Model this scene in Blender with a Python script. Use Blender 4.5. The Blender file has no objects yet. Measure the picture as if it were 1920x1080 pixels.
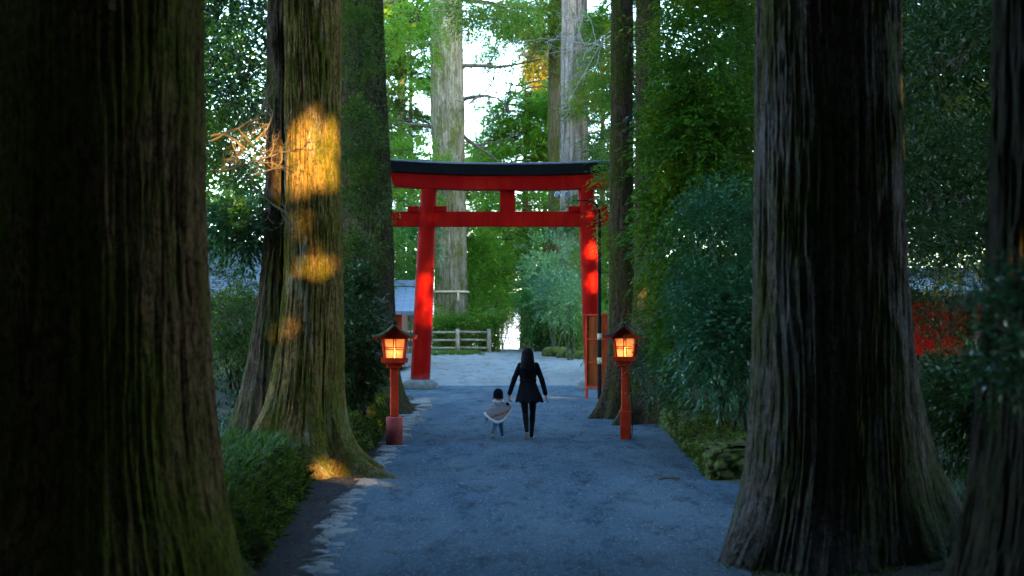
import bpy, bmesh, math, random
import numpy as np
from mathutils import Vector, Matrix
sc = bpy.context.scene
C = sc.collection
R = math.radians
F = 50.0/36.0*1920          # focal length in pixels of the photograph
CAMZ, HY = 1.94, 620.0      # eye height, horizon row

# ------------------------------------------------------------------ camera
cam_d = bpy.data.cameras.new('camera'); cam = bpy.data.objects.new('camera', cam_d); C.objects.link(cam)
cam.location = (0, 0, CAMZ); cam.rotation_euler = (R(90), 0, 0)
cam_d.lens = 50; cam_d.sensor_width = 36; cam_d.shift_y = (HY-540)/1920
cam_d.clip_end = 5000; cam_d.clip_start = 0.1
cam_d.dof.use_dof = True; cam_d.dof.focus_distance = 29; cam_d.dof.aperture_fstop = 2.0
sc.camera = cam
# ------------------------------------------------------------------ light
SLOPE, ELEV = 0.42, 12.0
hd = Vector((-SLOPE, 1.0, 0)).normalized()
SUN = Vector((hd.x*math.cos(R(ELEV)), hd.y*math.cos(R(ELEV)), -math.sin(R(ELEV))))   # direction the light travels
w = bpy.data.worlds.new('World'); sc.world = w; w.use_nodes = True
nt = w.node_tree; bg = nt.nodes['Background']
sky = nt.nodes.new('ShaderNodeTexSky'); sky.sky_type = 'NISHITA'; sky.sun_disc = False
sky.sun_elevation = R(ELEV); sky.sun_rotation = math.atan2(-SUN.x, -SUN.y)
sky.air_density = 1.0; sky.dust_density = 0.3; sky.ozone_density = 2.2
nt.links.new(sky.outputs[0], bg.inputs[0]); bg.inputs[1].default_value = 0.15
sd = bpy.data.lights.new('sun', 'SUN'); sd.energy = 2.0; sd.angle = R(0.5); sd.color = (1.0, 0.59, 0.17)
so = bpy.data.objects.new('sun', sd); C.objects.link(so); so.rotation_euler = SUN.to_track_quat('-Z', 'Y').to_euler()
so.location = (20, -40, 40)
sc.view_settings.view_transform = 'Standard'; sc.view_settings.look = 'None'
sc.view_settings.exposure = 4.0; sc.view_settings.gamma = 1
sc.cycles.max_bounces = 7; sc.cycles.diffuse_bounces = 3; sc.cycles.glossy_bounces = 2
sc.cycles.transmission_bounces = 4; sc.cycles.transparent_max_bounces = 8
sc.cycles.sample_clamp_indirect = 4; sc.cycles.use_denoising = True
sc.cycles.caustics_reflective = False; sc.cycles.caustics_refractive = False

# ------------------------------------------------------------------ basics
def tag(o, label=None, cat=None, group=None, kind=None):
    if label: o['label'] = label
    if cat: o['category'] = cat
    if group: o['group'] = group
    if kind: o['kind'] = kind
    return o
def empty(name, loc, rz=0, label=None, cat=None, group=None):
    o = bpy.data.objects.new(name, None); C.objects.link(o); o.location = loc; o.rotation_euler = (0, 0, rz)
    o.empty_display_size = 0.2
    return tag(o, label, cat, group)
def link(name, me, m, parent=None, smooth=False, loc=None):
    o = bpy.data.objects.new(name, me); C.objects.link(o)
    if m is not None: me.materials.append(m)
    if smooth: me.polygons.foreach_set('use_smooth', [True]*len(me.polygons))
    if parent: o.parent = parent
    if loc is not None: o.location = loc
    return o
def np_mesh(name, V, Q, tri=False):
    V = np.asarray(V, np.float32); Q = np.asarray(Q, np.int32); k = Q.shape[1]
    me = bpy.data.meshes.new(name)
    me.vertices.add(len(V)); me.vertices.foreach_set('co', V.ravel())
    me.loops.add(Q.size); me.loops.foreach_set('vertex_index', Q.ravel())
    me.polygons.add(len(Q)); me.polygons.foreach_set('loop_start', np.arange(0, Q.size, k, dtype=np.int32))
    me.polygons.foreach_set('loop_total', np.full(len(Q), k, np.int32))
    me.update(calc_edges=True); me.validate()
    return me
def at(px, py, Y): return Vector(((px-960)*Y/F, Y, CAMZ+(HY-py)*Y/F))
def gp(px, py):
    Y = F*CAMZ/(py-HY); return ((px-960)*Y/F, Y)

# ------------------------------------------------------------------ noise
def lat(seed, *shape): return np.random.default_rng(seed).random(shape)
def vn2(u, v, nu, seed, nv=64):
    L = lat(seed, nu, nv); u = np.asarray(u); v = np.asarray(v)
    ui = np.floor(u).astype(int); vi = np.floor(v).astype(int); fu = u-ui; fv = v-vi
    fu = fu*fu*(3-2*fu); fv = fv*fv*(3-2*fv)
    a = L[ui % nu, vi % nv]; b = L[(ui+1) % nu, vi % nv]; c = L[ui % nu, (vi+1) % nv]; d = L[(ui+1) % nu, (vi+1) % nv]
    return (a*(1-fu)+b*fu)*(1-fv)+(c*(1-fu)+d*fu)*fv
def fbm(x, y, seed, oct=4):
    s = 0; a = .5; f = 1.0
    for i in range(oct):
        s = s+a*vn2(np.asarray(x)*f+100, np.asarray(y)*f+100, 64, seed+i); a *= .5; f *= 2.03
    return s
def vn3(P, f, seed):
    x, y, z = P[:, 0]*f, P[:, 1]*f, P[:, 2]*f
    return (vn2(x+50, y+z*.7+50, 64, seed)+vn2(y+50-x*.3, z+50, 64, seed+1)+vn2(z+50+y*.2, x+50, 64, seed+2))/3
def worley(u, v, seed):
    L = lat(seed, 64, 64, 2); ui = np.floor(u).astype(int); vi = np.floor(v).astype(int)
    d1 = np.full(u.shape, 9.); d2 = np.full(u.shape, 9.)
    for i in (-1, 0, 1):
        for j in (-1, 0, 1):
            c = L[(ui+i) % 64, (vi+j) % 64]
            d = np.hypot(ui+i+.1+.8*c[..., 0]-u, vi+j+.1+.8*c[..., 1]-v)
            d2 = np.where(d < d1, d1, np.minimum(d2, d)); d1 = np.minimum(d1, d)
    return d1, d2

# ------------------------------------------------------------------ materials
def nmat(name):
    m = bpy.data.materials.new(name); m.use_nodes = True
    t = m.node_tree; b = t.nodes['Principled BSDF']
    return m, t, b
def node(t, typ, **kw):
    n = t.nodes.new(typ)
    for k, v in kw.items():
        if hasattr(n, k): setattr(n, k, v)
        else: n.inputs[k].default_value = v
    return n
def ramp(t, fac, stops):
    r = t.nodes.new('ShaderNodeValToRGB'); e = r.color_ramp.elements
    while len(e) < len(stops): e.new(0.5)
    for i, (p, c) in enumerate(stops):
        e[i].position = p; e[i].color = (*c, 1) if len(c) == 3 else c
    t.links.new(fac, r.inputs[0]); return r
def tnoise(t, scale, stretch=(1, 1, 1), detail=4, rough=.6, coord='Object'):
    tc = t.nodes.new('ShaderNodeTexCoord'); mp = t.nodes.new('ShaderNodeMapping')
    mp.inputs['Scale'].default_value = stretch
    t.links.new(tc.outputs[coord], mp.inputs[0])
    n = node(t, 'ShaderNodeTexNoise', Scale=scale, Detail=detail, Roughness=rough)
    t.links.new(mp.outputs[0], n.inputs['Vector']); return n
def bump(t, b, h, strength, dist=.02, prev=None):
    n = t.nodes.new('ShaderNodeBump'); n.inputs['Strength'].default_value = strength; n.inputs['Distance'].default_value = dist
    t.links.new(h, n.inputs['Height'])
    if prev: t.links.new(prev.outputs[0], n.inputs['Normal'])
    t.links.new(n.outputs[0], b.inputs['Normal']); return n
def mix(t, fac, a, b):
    n = t.nodes.new('ShaderNodeMix'); n.data_type = 'RGBA'
    for s, v in ((0, fac), (6, a), (7, b)):
        if isinstance(v, bpy.types.NodeSocket): t.links.new(v, n.inputs[s])
        else: n.inputs[s].default_value = v if s == 0 else (*v, 1)
    return n.outputs[2]
def plain(name, col, rough=.6, var=.12, scale=6, bmp=.15, metal=0, spec=.5, stretch=(1, 1, 1), dist=.01):
    m, t, b = nmat(name); n = tnoise(t, scale, stretch)
    lo = tuple(c*(1-var*2) for c in col); hi = tuple(min(1, c*(1+var*2)) for c in col)
    r = ramp(t, n.outputs[0], [(.3, lo), (.7, hi)]); t.links.new(r.outputs[0], b.inputs['Base Color'])
    b.inputs['Roughness'].default_value = rough; b.inputs['Metallic'].default_value = metal
    b.inputs['Specular IOR Level'].default_value = spec
    if bmp: bump(t, b, tnoise(t, scale*8, stretch, 3).outputs[0], bmp, dist)
    return m
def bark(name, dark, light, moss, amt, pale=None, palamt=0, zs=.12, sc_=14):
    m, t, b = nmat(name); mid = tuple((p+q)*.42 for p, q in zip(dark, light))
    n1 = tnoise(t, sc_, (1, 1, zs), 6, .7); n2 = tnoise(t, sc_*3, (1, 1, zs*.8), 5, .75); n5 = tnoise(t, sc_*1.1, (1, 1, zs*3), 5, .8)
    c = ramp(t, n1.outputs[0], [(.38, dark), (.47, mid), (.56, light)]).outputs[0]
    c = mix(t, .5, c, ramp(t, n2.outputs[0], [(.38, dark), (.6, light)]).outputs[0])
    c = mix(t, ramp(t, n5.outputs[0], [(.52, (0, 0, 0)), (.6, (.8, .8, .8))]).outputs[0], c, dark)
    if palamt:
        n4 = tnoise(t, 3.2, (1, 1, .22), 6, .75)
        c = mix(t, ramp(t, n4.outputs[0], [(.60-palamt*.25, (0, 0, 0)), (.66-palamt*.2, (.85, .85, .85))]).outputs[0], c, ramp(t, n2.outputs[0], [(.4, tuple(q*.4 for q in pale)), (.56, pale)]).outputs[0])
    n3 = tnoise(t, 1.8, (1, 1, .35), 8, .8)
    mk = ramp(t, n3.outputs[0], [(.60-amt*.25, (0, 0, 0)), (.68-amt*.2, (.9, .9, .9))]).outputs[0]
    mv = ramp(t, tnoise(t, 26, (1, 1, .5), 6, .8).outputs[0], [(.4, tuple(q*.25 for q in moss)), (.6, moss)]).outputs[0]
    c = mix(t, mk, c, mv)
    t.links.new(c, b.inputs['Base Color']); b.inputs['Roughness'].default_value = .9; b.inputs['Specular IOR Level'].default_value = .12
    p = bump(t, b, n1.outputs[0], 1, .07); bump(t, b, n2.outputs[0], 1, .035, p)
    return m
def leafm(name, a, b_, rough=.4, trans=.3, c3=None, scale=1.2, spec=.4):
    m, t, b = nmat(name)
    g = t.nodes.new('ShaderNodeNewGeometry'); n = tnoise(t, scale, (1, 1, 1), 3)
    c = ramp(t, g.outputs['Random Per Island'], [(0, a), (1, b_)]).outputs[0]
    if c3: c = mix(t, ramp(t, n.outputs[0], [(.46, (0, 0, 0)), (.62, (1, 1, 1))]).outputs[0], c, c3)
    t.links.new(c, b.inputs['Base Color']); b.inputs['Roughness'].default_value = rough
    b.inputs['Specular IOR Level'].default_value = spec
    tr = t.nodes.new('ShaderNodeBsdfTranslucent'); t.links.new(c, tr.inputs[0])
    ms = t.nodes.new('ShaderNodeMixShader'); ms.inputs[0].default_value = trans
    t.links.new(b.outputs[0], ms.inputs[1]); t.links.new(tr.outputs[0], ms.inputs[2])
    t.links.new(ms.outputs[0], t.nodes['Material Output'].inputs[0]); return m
def emis(name, col, st):
    m, t, b = nmat(name); b.inputs['Base Color'].default_value = (*col, 1)
    b.inputs['Emission Color'].default_value = (*col, 1); b.inputs['Emission Strength'].default_value = st; return m

def gravelm(name, lo, hi, patch):
    m, t, b = nmat(name)
    n1 = tnoise(t, 30, detail=6, rough=.8); n2 = tnoise(t, .9, (1, .22, 1), detail=6, rough=.6); n3 = tnoise(t, 2.6, (1, .3, 1), detail=7, rough=.8); n4 = tnoise(t, 110, detail=2)
    c = ramp(t, n1.outputs[0], [(.36, lo), (.66, hi)]).outputs[0]
    c = mix(t, ramp(t, n2.outputs[0], [(.42, (0, 0, 0)), (.62, (.6, .6, .6))]).outputs[0], c, patch)
    c = mix(t, ramp(t, n3.outputs[0], [(.5, (0, 0, 0)), (.66, (.75, .75, .75))]).outputs[0], c, tuple(q*.6 for q in lo))
    t.links.new(c, b.inputs['Base Color']); b.inputs['Roughness'].default_value = .95; b.inputs['Specular IOR Level'].default_value = .12
    p = bump(t, b, n3.outputs[0], .9, .08); p = bump(t, b, n1.outputs[0], 1.0, .05, p); bump(t, b, n4.outputs[0], 1.0, .012, p); return m

M = dict(
 red=plain('vermilion_paint', (.42, .006, .003), .5, .14, 2, .06, spec=.25),
 red2=plain('lantern_red_paint', (.5, .035, .010), .5, .18, 7, .12, spec=.15),
 redold=plain('weathered_red_paint', (.40, .06, .05), .8, .2, 6, .2),
 orange=plain('varnished_orange_board', (.24, .05, .008), .6, .25, 5, .2, stretch=(1, 1, .2), spec=.1),
 black=plain('black_lacquer', (.006, .008, .009), .6, .3, 5, .15, stretch=(3, 3, .4), spec=.12),
 copper=plain('blue_grey_copper', (.16, .2, .25), .4, .15, 4, .1),
 copgreen=plain('verdigris_copper', (.07, .15, .07), .6, .3, 8, .2),
 copblue=plain('dark_copper', (.035, .06, .07), .45, .3, 8, .2),
 stone=plain('granite', (.15, .16, .15), .85, .2, 6, .5),
 stonel=plain('edge_stone', (.19, .19, .175), .85, .22, 9, .6),
 timber=plain('grey_timber', (.27, .22, .16), .8, .2, 5, .4, stretch=(1, 1, 1)),
 darkwood=plain('dark_wood', (.05, .032, .022), .7, .25, 5, .3),
 brownwall=plain('brown_boards', (.16, .08, .045), .8, .2, 4, .3, stretch=(4, 4, .5)),
 plaster=plain('white_plaster', (.62, .60, .55), .9, .06, 3, .1),
 pole=plain('dark_metal', (.010, .008, .008), .7, .2, 4, .05, spec=.15),
 steel=plain('light_metal', (.45, .47, .5), .3, .1, 4, .05, metal=.6),
 sticker=plain('pale_label', (.45, .5, .38), .6, .08, 9, 0),
 rope=plain('straw_rope', (.55, .47, .3), .9, .2, 30, .6),
 coat=plain('navy_wool', (.004, .005, .010), .9, .2, 30, .3, spec=.2),
 legging=plain('black_knit', (.006, .006, .009), .8, .2, 30, .2, spec=.2),
 hair=plain('dark_hair', (.008, .004, .006), .65, .3, 30, .5, stretch=(1, 1, .08), spec=.12),
 skin=plain('skin', (.46, .25, .18), .55, .06, 14, .1),
 shoe=plain('white_canvas', (.62, .62, .60), .7, .05, 20, .1),
 sole=plain('shoe_sole', (.42, .38, .32), .8, .1, 20, .2),
 denim=plain('blue_grey_knit', (.12, .16, .24), .9, .1, 30, .3),
 fur=plain('white_fleece', (.82, .8, .82), .95, .1, 60, 1.0),
 twig=plain('bare_twig', (.14, .10, .06), .85, .2, 12, .3),
 stem=plain('dark_stem', (.06, .05, .03), .9, .2, 12, .3),
 glow=emis('lit_paper', (1.0, .36, .09), .2),
 bulb=emis('lamp_bulb', (1.0, .66, .32), 8),
)
def torii_red():
    m, t, b = nmat('torii_vermilion'); tc = t.nodes.new('ShaderNodeTexCoord'); sp = t.nodes.new('ShaderNodeSeparateXYZ'); t.links.new(tc.outputs['Object'], sp.inputs[0])
    c = ramp(t, tnoise(t, 1.6, (1, 1, .3), 7, .75).outputs[0], [(.35, (.22, .0022, .002)), (.5, (.31, .003, .002)), (.66, (.38, .010, .004))]).outputs[0]
    st = ramp(t, tnoise(t, 7, (1, 1, .08), 6, .75).outputs[0], [(.55, (0, 0, 0)), (.68, (.5, .5, .5))]).outputs[0]; c = mix(t, st, c, (.20, .006, .005))
    mz = t.nodes.new('ShaderNodeMath'); mz.operation = 'MULTIPLY_ADD'; t.links.new(tnoise(t, 5, detail=6).outputs[0], mz.inputs[0]); mz.inputs[1].default_value = .9; t.links.new(sp.outputs[2], mz.inputs[2])
    ft = ramp(t, mz.outputs[0], [(.55, (.55, .55, .55)), (1.0, (0, 0, 0))]).outputs[0]; c = mix(t, ft, c, (.30, .10, .09))
    t.links.new(c, b.inputs['Base Color']); b.inputs['Roughness'].default_value = .6; b.inputs['Specular IOR Level'].default_value = .06
    bump(t, b, tnoise(t, 10, (1, 1, .15), 5).outputs[0], .25, .01); return m
M['red'] = torii_red()
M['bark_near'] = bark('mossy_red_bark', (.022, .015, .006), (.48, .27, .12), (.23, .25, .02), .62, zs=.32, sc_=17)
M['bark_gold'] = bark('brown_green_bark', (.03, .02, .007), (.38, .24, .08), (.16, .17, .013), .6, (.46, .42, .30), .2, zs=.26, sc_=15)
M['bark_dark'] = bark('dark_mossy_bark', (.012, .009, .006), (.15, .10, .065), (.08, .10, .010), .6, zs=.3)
M['bark_edge'] = bark('shaded_mossy_bark', (.006, .005, .004), (.05, .035, .025), (.03, .045, .006), .7, zs=.3)  # darker copy of the dark bark, deep shade put into its colour
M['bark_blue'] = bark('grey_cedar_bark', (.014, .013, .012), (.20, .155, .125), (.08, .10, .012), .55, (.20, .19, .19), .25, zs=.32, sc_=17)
M['bark_pale'] = bark('pale_weathered_bark', (.07, .06, .04), (.25, .21, .135), (.12, .14, .02), .5, (.33, .30, .21), .4, .03, 7)
M['bark_grey'] = bark('grey_brown_bark', (.05, .04, .035), (.30, .25, .20), (.10, .12, .02), .25, (.40, .36, .30), .25, .03, 7)
M['bark_moss'] = bark('brown_mossy_bark', (.04, .03, .015), (.18, .13, .07), (.11, .13, .015), .6, zs=.05, sc_=8)
M['wallmoss'] = None
m, t, b = nmat('mossy_stone')
n = tnoise(t, 5, detail=7, rough=.75); n2 = tnoise(t, 40, detail=4)
c = ramp(t, n.outputs[0], [(.36, (.02, .016, .009)), (.45, (.07, .085, .010)), (.56, (.15, .19, .012)), (.64, (.13, .11, .06)), (.7, (.22, .2, .15))]).outputs[0]
c = mix(t, ramp(t, n2.outputs[0], [(.35, (0, 0, 0)), (.7, (.5, .5, .5))]).outputs[0], c, (.012, .018, .005))
t.links.new(c, b.inputs['Base Color']); b.inputs['Roughness'].default_value = .95
p = bump(t, b, n.outputs[0], .6, .05); bump(t, b, n2.outputs[0], 1, .02, p); M['wallmoss'] = m
m, t, b = nmat('forest_floor')
n = tnoise(t, 1.5, detail=8, rough=.7); n2 = tnoise(t, 30, detail=4)
c = ramp(t, n.outputs[0], [(.35, (.018, .013, .008)), (.5, (.04, .03, .016)), (.6, (.035, .05, .012)), (.7, (.07, .045, .025))]).outputs[0]
c = mix(t, ramp(t, n2.outputs[0], [(.4, (0, 0, 0)), (.7, (.6, .6, .6))]).outputs[0], c, (.075, .05, .03))
t.links.new(c, b.inputs['Base Color']); b.inputs['Roughness'].default_value = .95
bump(t, b, n2.outputs[0], 1, .04); M['floor'] = m
M['gravel'] = gravelm('sky_tinted_gravel', (.028, .052, .075), (.16, .26, .34), (.19, .255, .29))  # blue cast of the skylight is put into the gravel colour
M['gutter'] = gravelm('dark_grit', (.04, .035, .035), (.11, .10, .10), (.07, .065, .065))
m, t, b = nmat('lake_water'); b.inputs['Base Color'].default_value = (.25, .3, .35, 1); b.inputs['Roughness'].default_value = .12
bump(t, b, tnoise(t, 2, (1, 1, 1)).outputs[0], .3, .05); M['water'] = m
# patterned poncho
m, t, b = nmat('patterned_wool')
tc = t.nodes.new('ShaderNodeTexCoord'); sx = t.nodes.new('ShaderNodeSeparateXYZ'); t.links.new(tc.outputs['Object'], sx.inputs[0])
wv = node(t, 'ShaderNodeTexWave', Scale=14, Distortion=3.0, Detail=2); wv.inputs['Detail Scale'].default_value = 3
wv.bands_direction = 'Z'; t.links.new(tc.outputs['Object'], wv.inputs[0])
c = ramp(t, wv.outputs[0], [(.25, (.12, .13, .17)), (.6, (.42, .39, .40))]).outputs[0]
mz = t.nodes.new('ShaderNodeMath'); mz.operation = 'MULTIPLY_ADD'; t.links.new(sx.outputs[0], mz.inputs[0]); mz.inputs[1].default_value = -.35
t.links.new(sx.outputs[2], mz.inputs[2])
band = ramp(t, mz.outputs[0], [(.415, (0, 0, 0)), (.425, (1, 1, 1)), (.455, (1, 1, 1)), (.465, (0, 0, 0))]).outputs[0]
ck = node(t, 'ShaderNodeTexVoronoi', Scale=45); t.links.new(tc.outputs['Object'], ck.inputs[0])
oc = ramp(t, ck.outputs['Distance'], [(.3, (.55, .20, .05)), (.6, (.16, .08, .07))]).outputs[0]
c = mix(t, band, c, oc); t.links.new(c, b.inputs['Base Color']); b.inputs['Roughness'].default_value = .95; M['poncho'] = m
# tiled copper roof
m, t, b = nmat('banded_roof'); tc = t.nodes.new('ShaderNodeTexCoord')
br = node(t, 'ShaderNodeTexBrick', Scale=1.0); br.inputs['Color1'].default_value = (.14, .19, .24, 1); br.inputs['Color2'].default_value = (.19, .24, .29, 1)
br.inputs['Mortar'].default_value = (.05, .07, .1, 1); br.inputs['Mortar Size'].default_value = .012
br.inputs['Brick Width'].default_value = .6; br.inputs['Row Height'].default_value = .16
t.links.new(tc.outputs['UV'], br.inputs[0]); t.links.new(br.outputs[0], b.inputs['Base Color']); b.inputs['Roughness'].default_value = .5
bump(t, b, br.outputs['Fac'], .5, .02).invert = True; M['roof'] = m

L = dict(
 right=leafm('evergreen_leaf', (.035, .11, .008), (.08, .19, .012), .45, .5, (.16, .21, .008), .5, .2),
 rightlow=leafm('glossy_blue_leaf', (.025, .10, .045), (.05, .17, .075), .35, .3, (.03, .11, .02), .9, .35),
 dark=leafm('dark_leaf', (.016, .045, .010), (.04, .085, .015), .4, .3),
 moss=leafm('yellow_green_leaf', (.05, .10, .006), (.10, .17, .012), .5, .45, (.035, .07, .008), .8),
 conif=leafm('cedar_foliage', (.04, .11, .008), (.09, .22, .015), .6, .5, (.15, .21, .015), .35),
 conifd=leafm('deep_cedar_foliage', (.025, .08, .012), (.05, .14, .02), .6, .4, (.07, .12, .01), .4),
 bright=leafm('bright_foliage', (.07, .20, .010), (.13, .34, .02), .55, .55, (.18, .30, .02), .3),
 gold=leafm('sunlit_gold_foliage', (.24, .22, .03), (.40, .34, .05), .6, .5, (.12, .22, .03), .6),  # yellow of the sunlight is put into these leaf colours
 teal=leafm('blue_green_foliage', (.03, .15, .02), (.08, .25, .04), .55, .4, (.13, .22, .08), .5),
 pale=leafm('pale_feathery_foliage', (.10, .25, .08), (.22, .38, .14), .55, .3, (.06, .16, .08), .6),
 shrub=leafm('shrub_leaf', (.06, .17, .012), (.12, .27, .02), .5, .45, (.19, .23, .02), .5),
 grass=leafm('strap_grass', (.03, .085, .010), (.08, .17, .02), .5, .4, spec=.2),
 litter=leafm('dead_leaf', (.05, .03, .015), (.20, .11, .04), .8, .1),
 mosswall=leafm('moss_tuft', (.035, .065, .005), (.10, .14, .008), .8, .3, (.03, .03, .010), 3.5, .1),
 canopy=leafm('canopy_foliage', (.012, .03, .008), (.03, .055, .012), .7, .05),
)

# ------------------------------------------------------------------ shape helpers
def box(bm, c, s, rot=None, bev=0):
    r = bmesh.ops.create_cube(bm, size=1); vs = r['verts']
    mt = Matrix.Translation(c) @ (rot.to_4x4() if rot else Matrix.Identity(4)) @ Matrix.Diagonal((*s, 1))
    bmesh.ops.transform(bm, matrix=mt, verts=vs)
    if bev:
        es = list({e for v in vs for e in v.link_edges}); bmesh.ops.bevel(bm, geom=es, offset=bev, segments=1, affect='EDGES')
def cyl(bm, p0, p1, r0, r1=None, seg=12, cap=True):
    r1 = r0 if r1 is None else r1; p0 = Vector(p0); p1 = Vector(p1); d = p1-p0
    q = d.to_track_quat('Z', 'Y').to_matrix().to_4x4()
    bmesh.ops.create_cone(bm, cap_ends=cap, segments=seg, radius1=r0, radius2=r1, depth=d.length, matrix=Matrix.Translation((p0+p1)/2) @ q)
def ball(bm, c, s, sub=2):
    bmesh.ops.create_icosphere(bm, subdivisions=sub, radius=1, matrix=Matrix.Translation(c) @ Matrix.Diagonal((*s, 1)))
def capsule(bm, p0, p1, r0, r1, seg=14):
    cyl(bm, p0, p1, r0, r1, seg); ball(bm, p0, (r0,)*3, 2); ball(bm, p1, (r1,)*3, 2)
def lathe(bm, prof, c=(0, 0, 0), seg=24):
    rings = []
    for r, z in prof: rings.append([bm.verts.new((c[0]+r*math.cos(2*math.pi*i/seg), c[1]+r*math.sin(2*math.pi*i/seg), c[2]+z)) for i in range(seg)])
    for a, b_ in zip(rings, rings[1:]):
        for i in range(seg): bm.faces.new((a[i], a[(i+1) % seg], b_[(i+1) % seg], b_[i]))
    bm.faces.new(list(reversed(rings[0]))); bm.faces.new(rings[-1])
def ob(name, bm, m, parent=None, smooth=False, bev=0):
    bmesh.ops.recalc_face_normals(bm, faces=bm.faces)
    me = bpy.data.meshes.new(name); bm.to_mesh(me); bm.free()
    o = link(name, me, m, parent, smooth)
    if bev:
        md = o.modifiers.new('bevel', 'BEVEL'); md.width = bev; md.segments = 2; md.limit_method = 'ANGLE'
    return o
def tubes(paths, seg=6):
    """paths: list of (points Nx3, radii N) -> verts, quads"""
    V = []; Q = []; base = 0
    th = np.arange(seg)*2*np.pi/seg
    for P, r in paths:
        P = np.asarray(P, float); r = np.asarray(r, float); n = len(P)
        T = np.gradient(P, axis=0); T /= np.linalg.norm(T, axis=1)[:, None]+1e-9
        up = np.array([0, 0, 1.]) if abs(T[0, 2]) < .9 else np.array([1., 0, 0])
        A = np.cross(T, up); A /= np.linalg.norm(A, axis=1)[:, None]+1e-9; B = np.cross(T, A)
        V.append((P[:, None]+r[:, None, None]*(np.cos(th)[None, :, None]*A[:, None]+np.sin(th)[None, :, None]*B[:, None])).reshape(-1, 3))
        i = np.arange(n-1)[:, None]*seg; j = np.arange(seg)[None]; j2 = (j+1) % seg
        Q.append((base+np.stack([i+j, i+j2, i+seg+j2, i+seg+j], -1)).reshape(-1, 4)); base += n*seg
    return np.concatenate(V), np.concatenate(Q)

def trunk(name, prof, roots, m, parent, z_dense, seg=200, dz=.05, ridge=.02, nf=56, seed=0, knots=(), loc=None):
    """prof: (z, cx, cy, r) relative to the base; roots: (angle deg, reach, width rad, height)"""
    prof = np.array(prof, float); zt = prof[-1, 0]
    zs = np.concatenate([np.arange(prof[0, 0], z_dense, dz), np.linspace(z_dense, zt, max(4, int((zt-z_dense)/.8)))])
    th = np.arange(seg)*2*np.pi/seg
    Z, T = np.meshgrid(zs, th, indexing='ij')
    cx = np.interp(zs, prof[:, 0], prof[:, 1]); cy = np.interp(zs, prof[:, 0], prof[:, 2]); r = np.interp(zs, prof[:, 0], prof[:, 3])
    k = np.ones(9)/9
    if len(zs) > 30:
        for a in (cx, cy, r): a[4:-4] = np.convolve(a, k, 'valid')
    rad = np.repeat(r[:, None], seg, 1)
    for a, reach, wd, h in roots:
        d = (T-R(a)+np.pi) % (2*np.pi)-np.pi
        rad = rad+reach*np.exp(-(d/wd)**2)*np.exp(-np.maximum(Z, -.2)/h)
    U = T/(2*np.pi)
    rad = rad+.05*r[:, None]*(vn2(U*6, Z*.25+3, 6, seed+9)-.5)*2
    w1 = vn2(U*8, Z*.8+9, 8, seed+5)*1.6
    n1 = vn2(U*nf+w1, Z*.7+5, nf, seed+1); n2 = vn2(U*nf*2+w1*2, Z*2.2+7, nf*2, seed+2)
    n3 = vn2(U*nf*4, Z*9+7, nf*4, seed+3)
    rad = rad+ridge*((1-np.abs(2*n1-1)*1.6)+.75*(1-np.abs(2*n2-1)*1.8)+.6*(n3-.5))
    for a, kz, s, amp in knots:
        d = ((T-R(a)+np.pi) % (2*np.pi)-np.pi)*r[:, None]
        rad = rad+amp*np.exp(-(d**2+(Z-kz)**2)/s**2)-amp*.7*np.exp(-(d**2+(Z-kz)**2)/(s*.35)**2)
    V = np.stack([cx[:, None]+rad*np.cos(T), cy[:, None]+rad*np.sin(T), Z], -1).reshape(-1, 3)
    n = len(zs); i = np.arange(n-1)[:, None]*seg; j = np.arange(seg)[None]; j2 = (j+1) % seg
    Q = np.stack([i+j, i+j2, i+seg+j2, i+seg+j], -1).reshape(-1, 4)
    return link(name, np_mesh(name, V, Q), m, parent, True, loc)

def norm(a): return a/(np.linalg.norm(a, axis=-1, keepdims=True)+1e-9)
def leaves(P, D, N, ln, wd, fold=.25):
    """one four-cornered folded leaf per row: P base, D direction, N face normal"""
    D = norm(D); S = norm(np.cross(D, N)); Nn = np.cross(S, D)
    ln = np.asarray(ln).reshape(-1, 1) if np.ndim(ln) else ln; wd = np.asarray(wd).reshape(-1, 1) if np.ndim(wd) else wd
    mid = P+D*ln*.45
    V = np.stack([P, mid+S*wd*.5+Nn*wd*fold, P+D*ln, mid-S*wd*.5+Nn*wd*fold], 1).reshape(-1, 3)
    return V
def leafobj(name, Vs, m, parent=None):
    V = np.concatenate(Vs); Q = np.arange(len(V)).reshape(-1, 4)
    return link(name, np_mesh(name, V, Q), m, parent)
def sprigs(P, D, rng, n=9, stem=.4, ln=.1, wd=.045, droop=.5, spread=.9):
    """leafy twigs: leaves alternate along a drooping stem starting at P heading D"""
    D = norm(D); up = np.array([0, 0, 1.]); S = norm(np.cross(D, up)+1e-3)
    out = []
    for k in range(n):
        s = (k+.5)/n; q = P+D*stem*s+np.array([0, 0, -1.])*droop*stem*s*s+rng.normal(0, .02, P.shape)
        sg = 1 if k % 2 else -1
        d = D*(.55+.5*s)+S*sg*spread*(1-.5*s)+np.array([0, 0, -droop*.8])*s+rng.normal(0, .3, P.shape)
        nn = up+rng.normal(0, .45, P.shape)
        L_ = ln*rng.uniform(.65, 1.25, len(P))
        out.append(leaves(q, d, nn, L_, L_*wd/ln))
    return out
def blob(c, rad, n, rng, shell=.45, squash=1):
    d = norm(rng.normal(size=(n, 3))); r = shell+(1-shell)*rng.random((n, 1))
    P = np.array(c)+d*r*np.array(rad); return P, d
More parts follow.
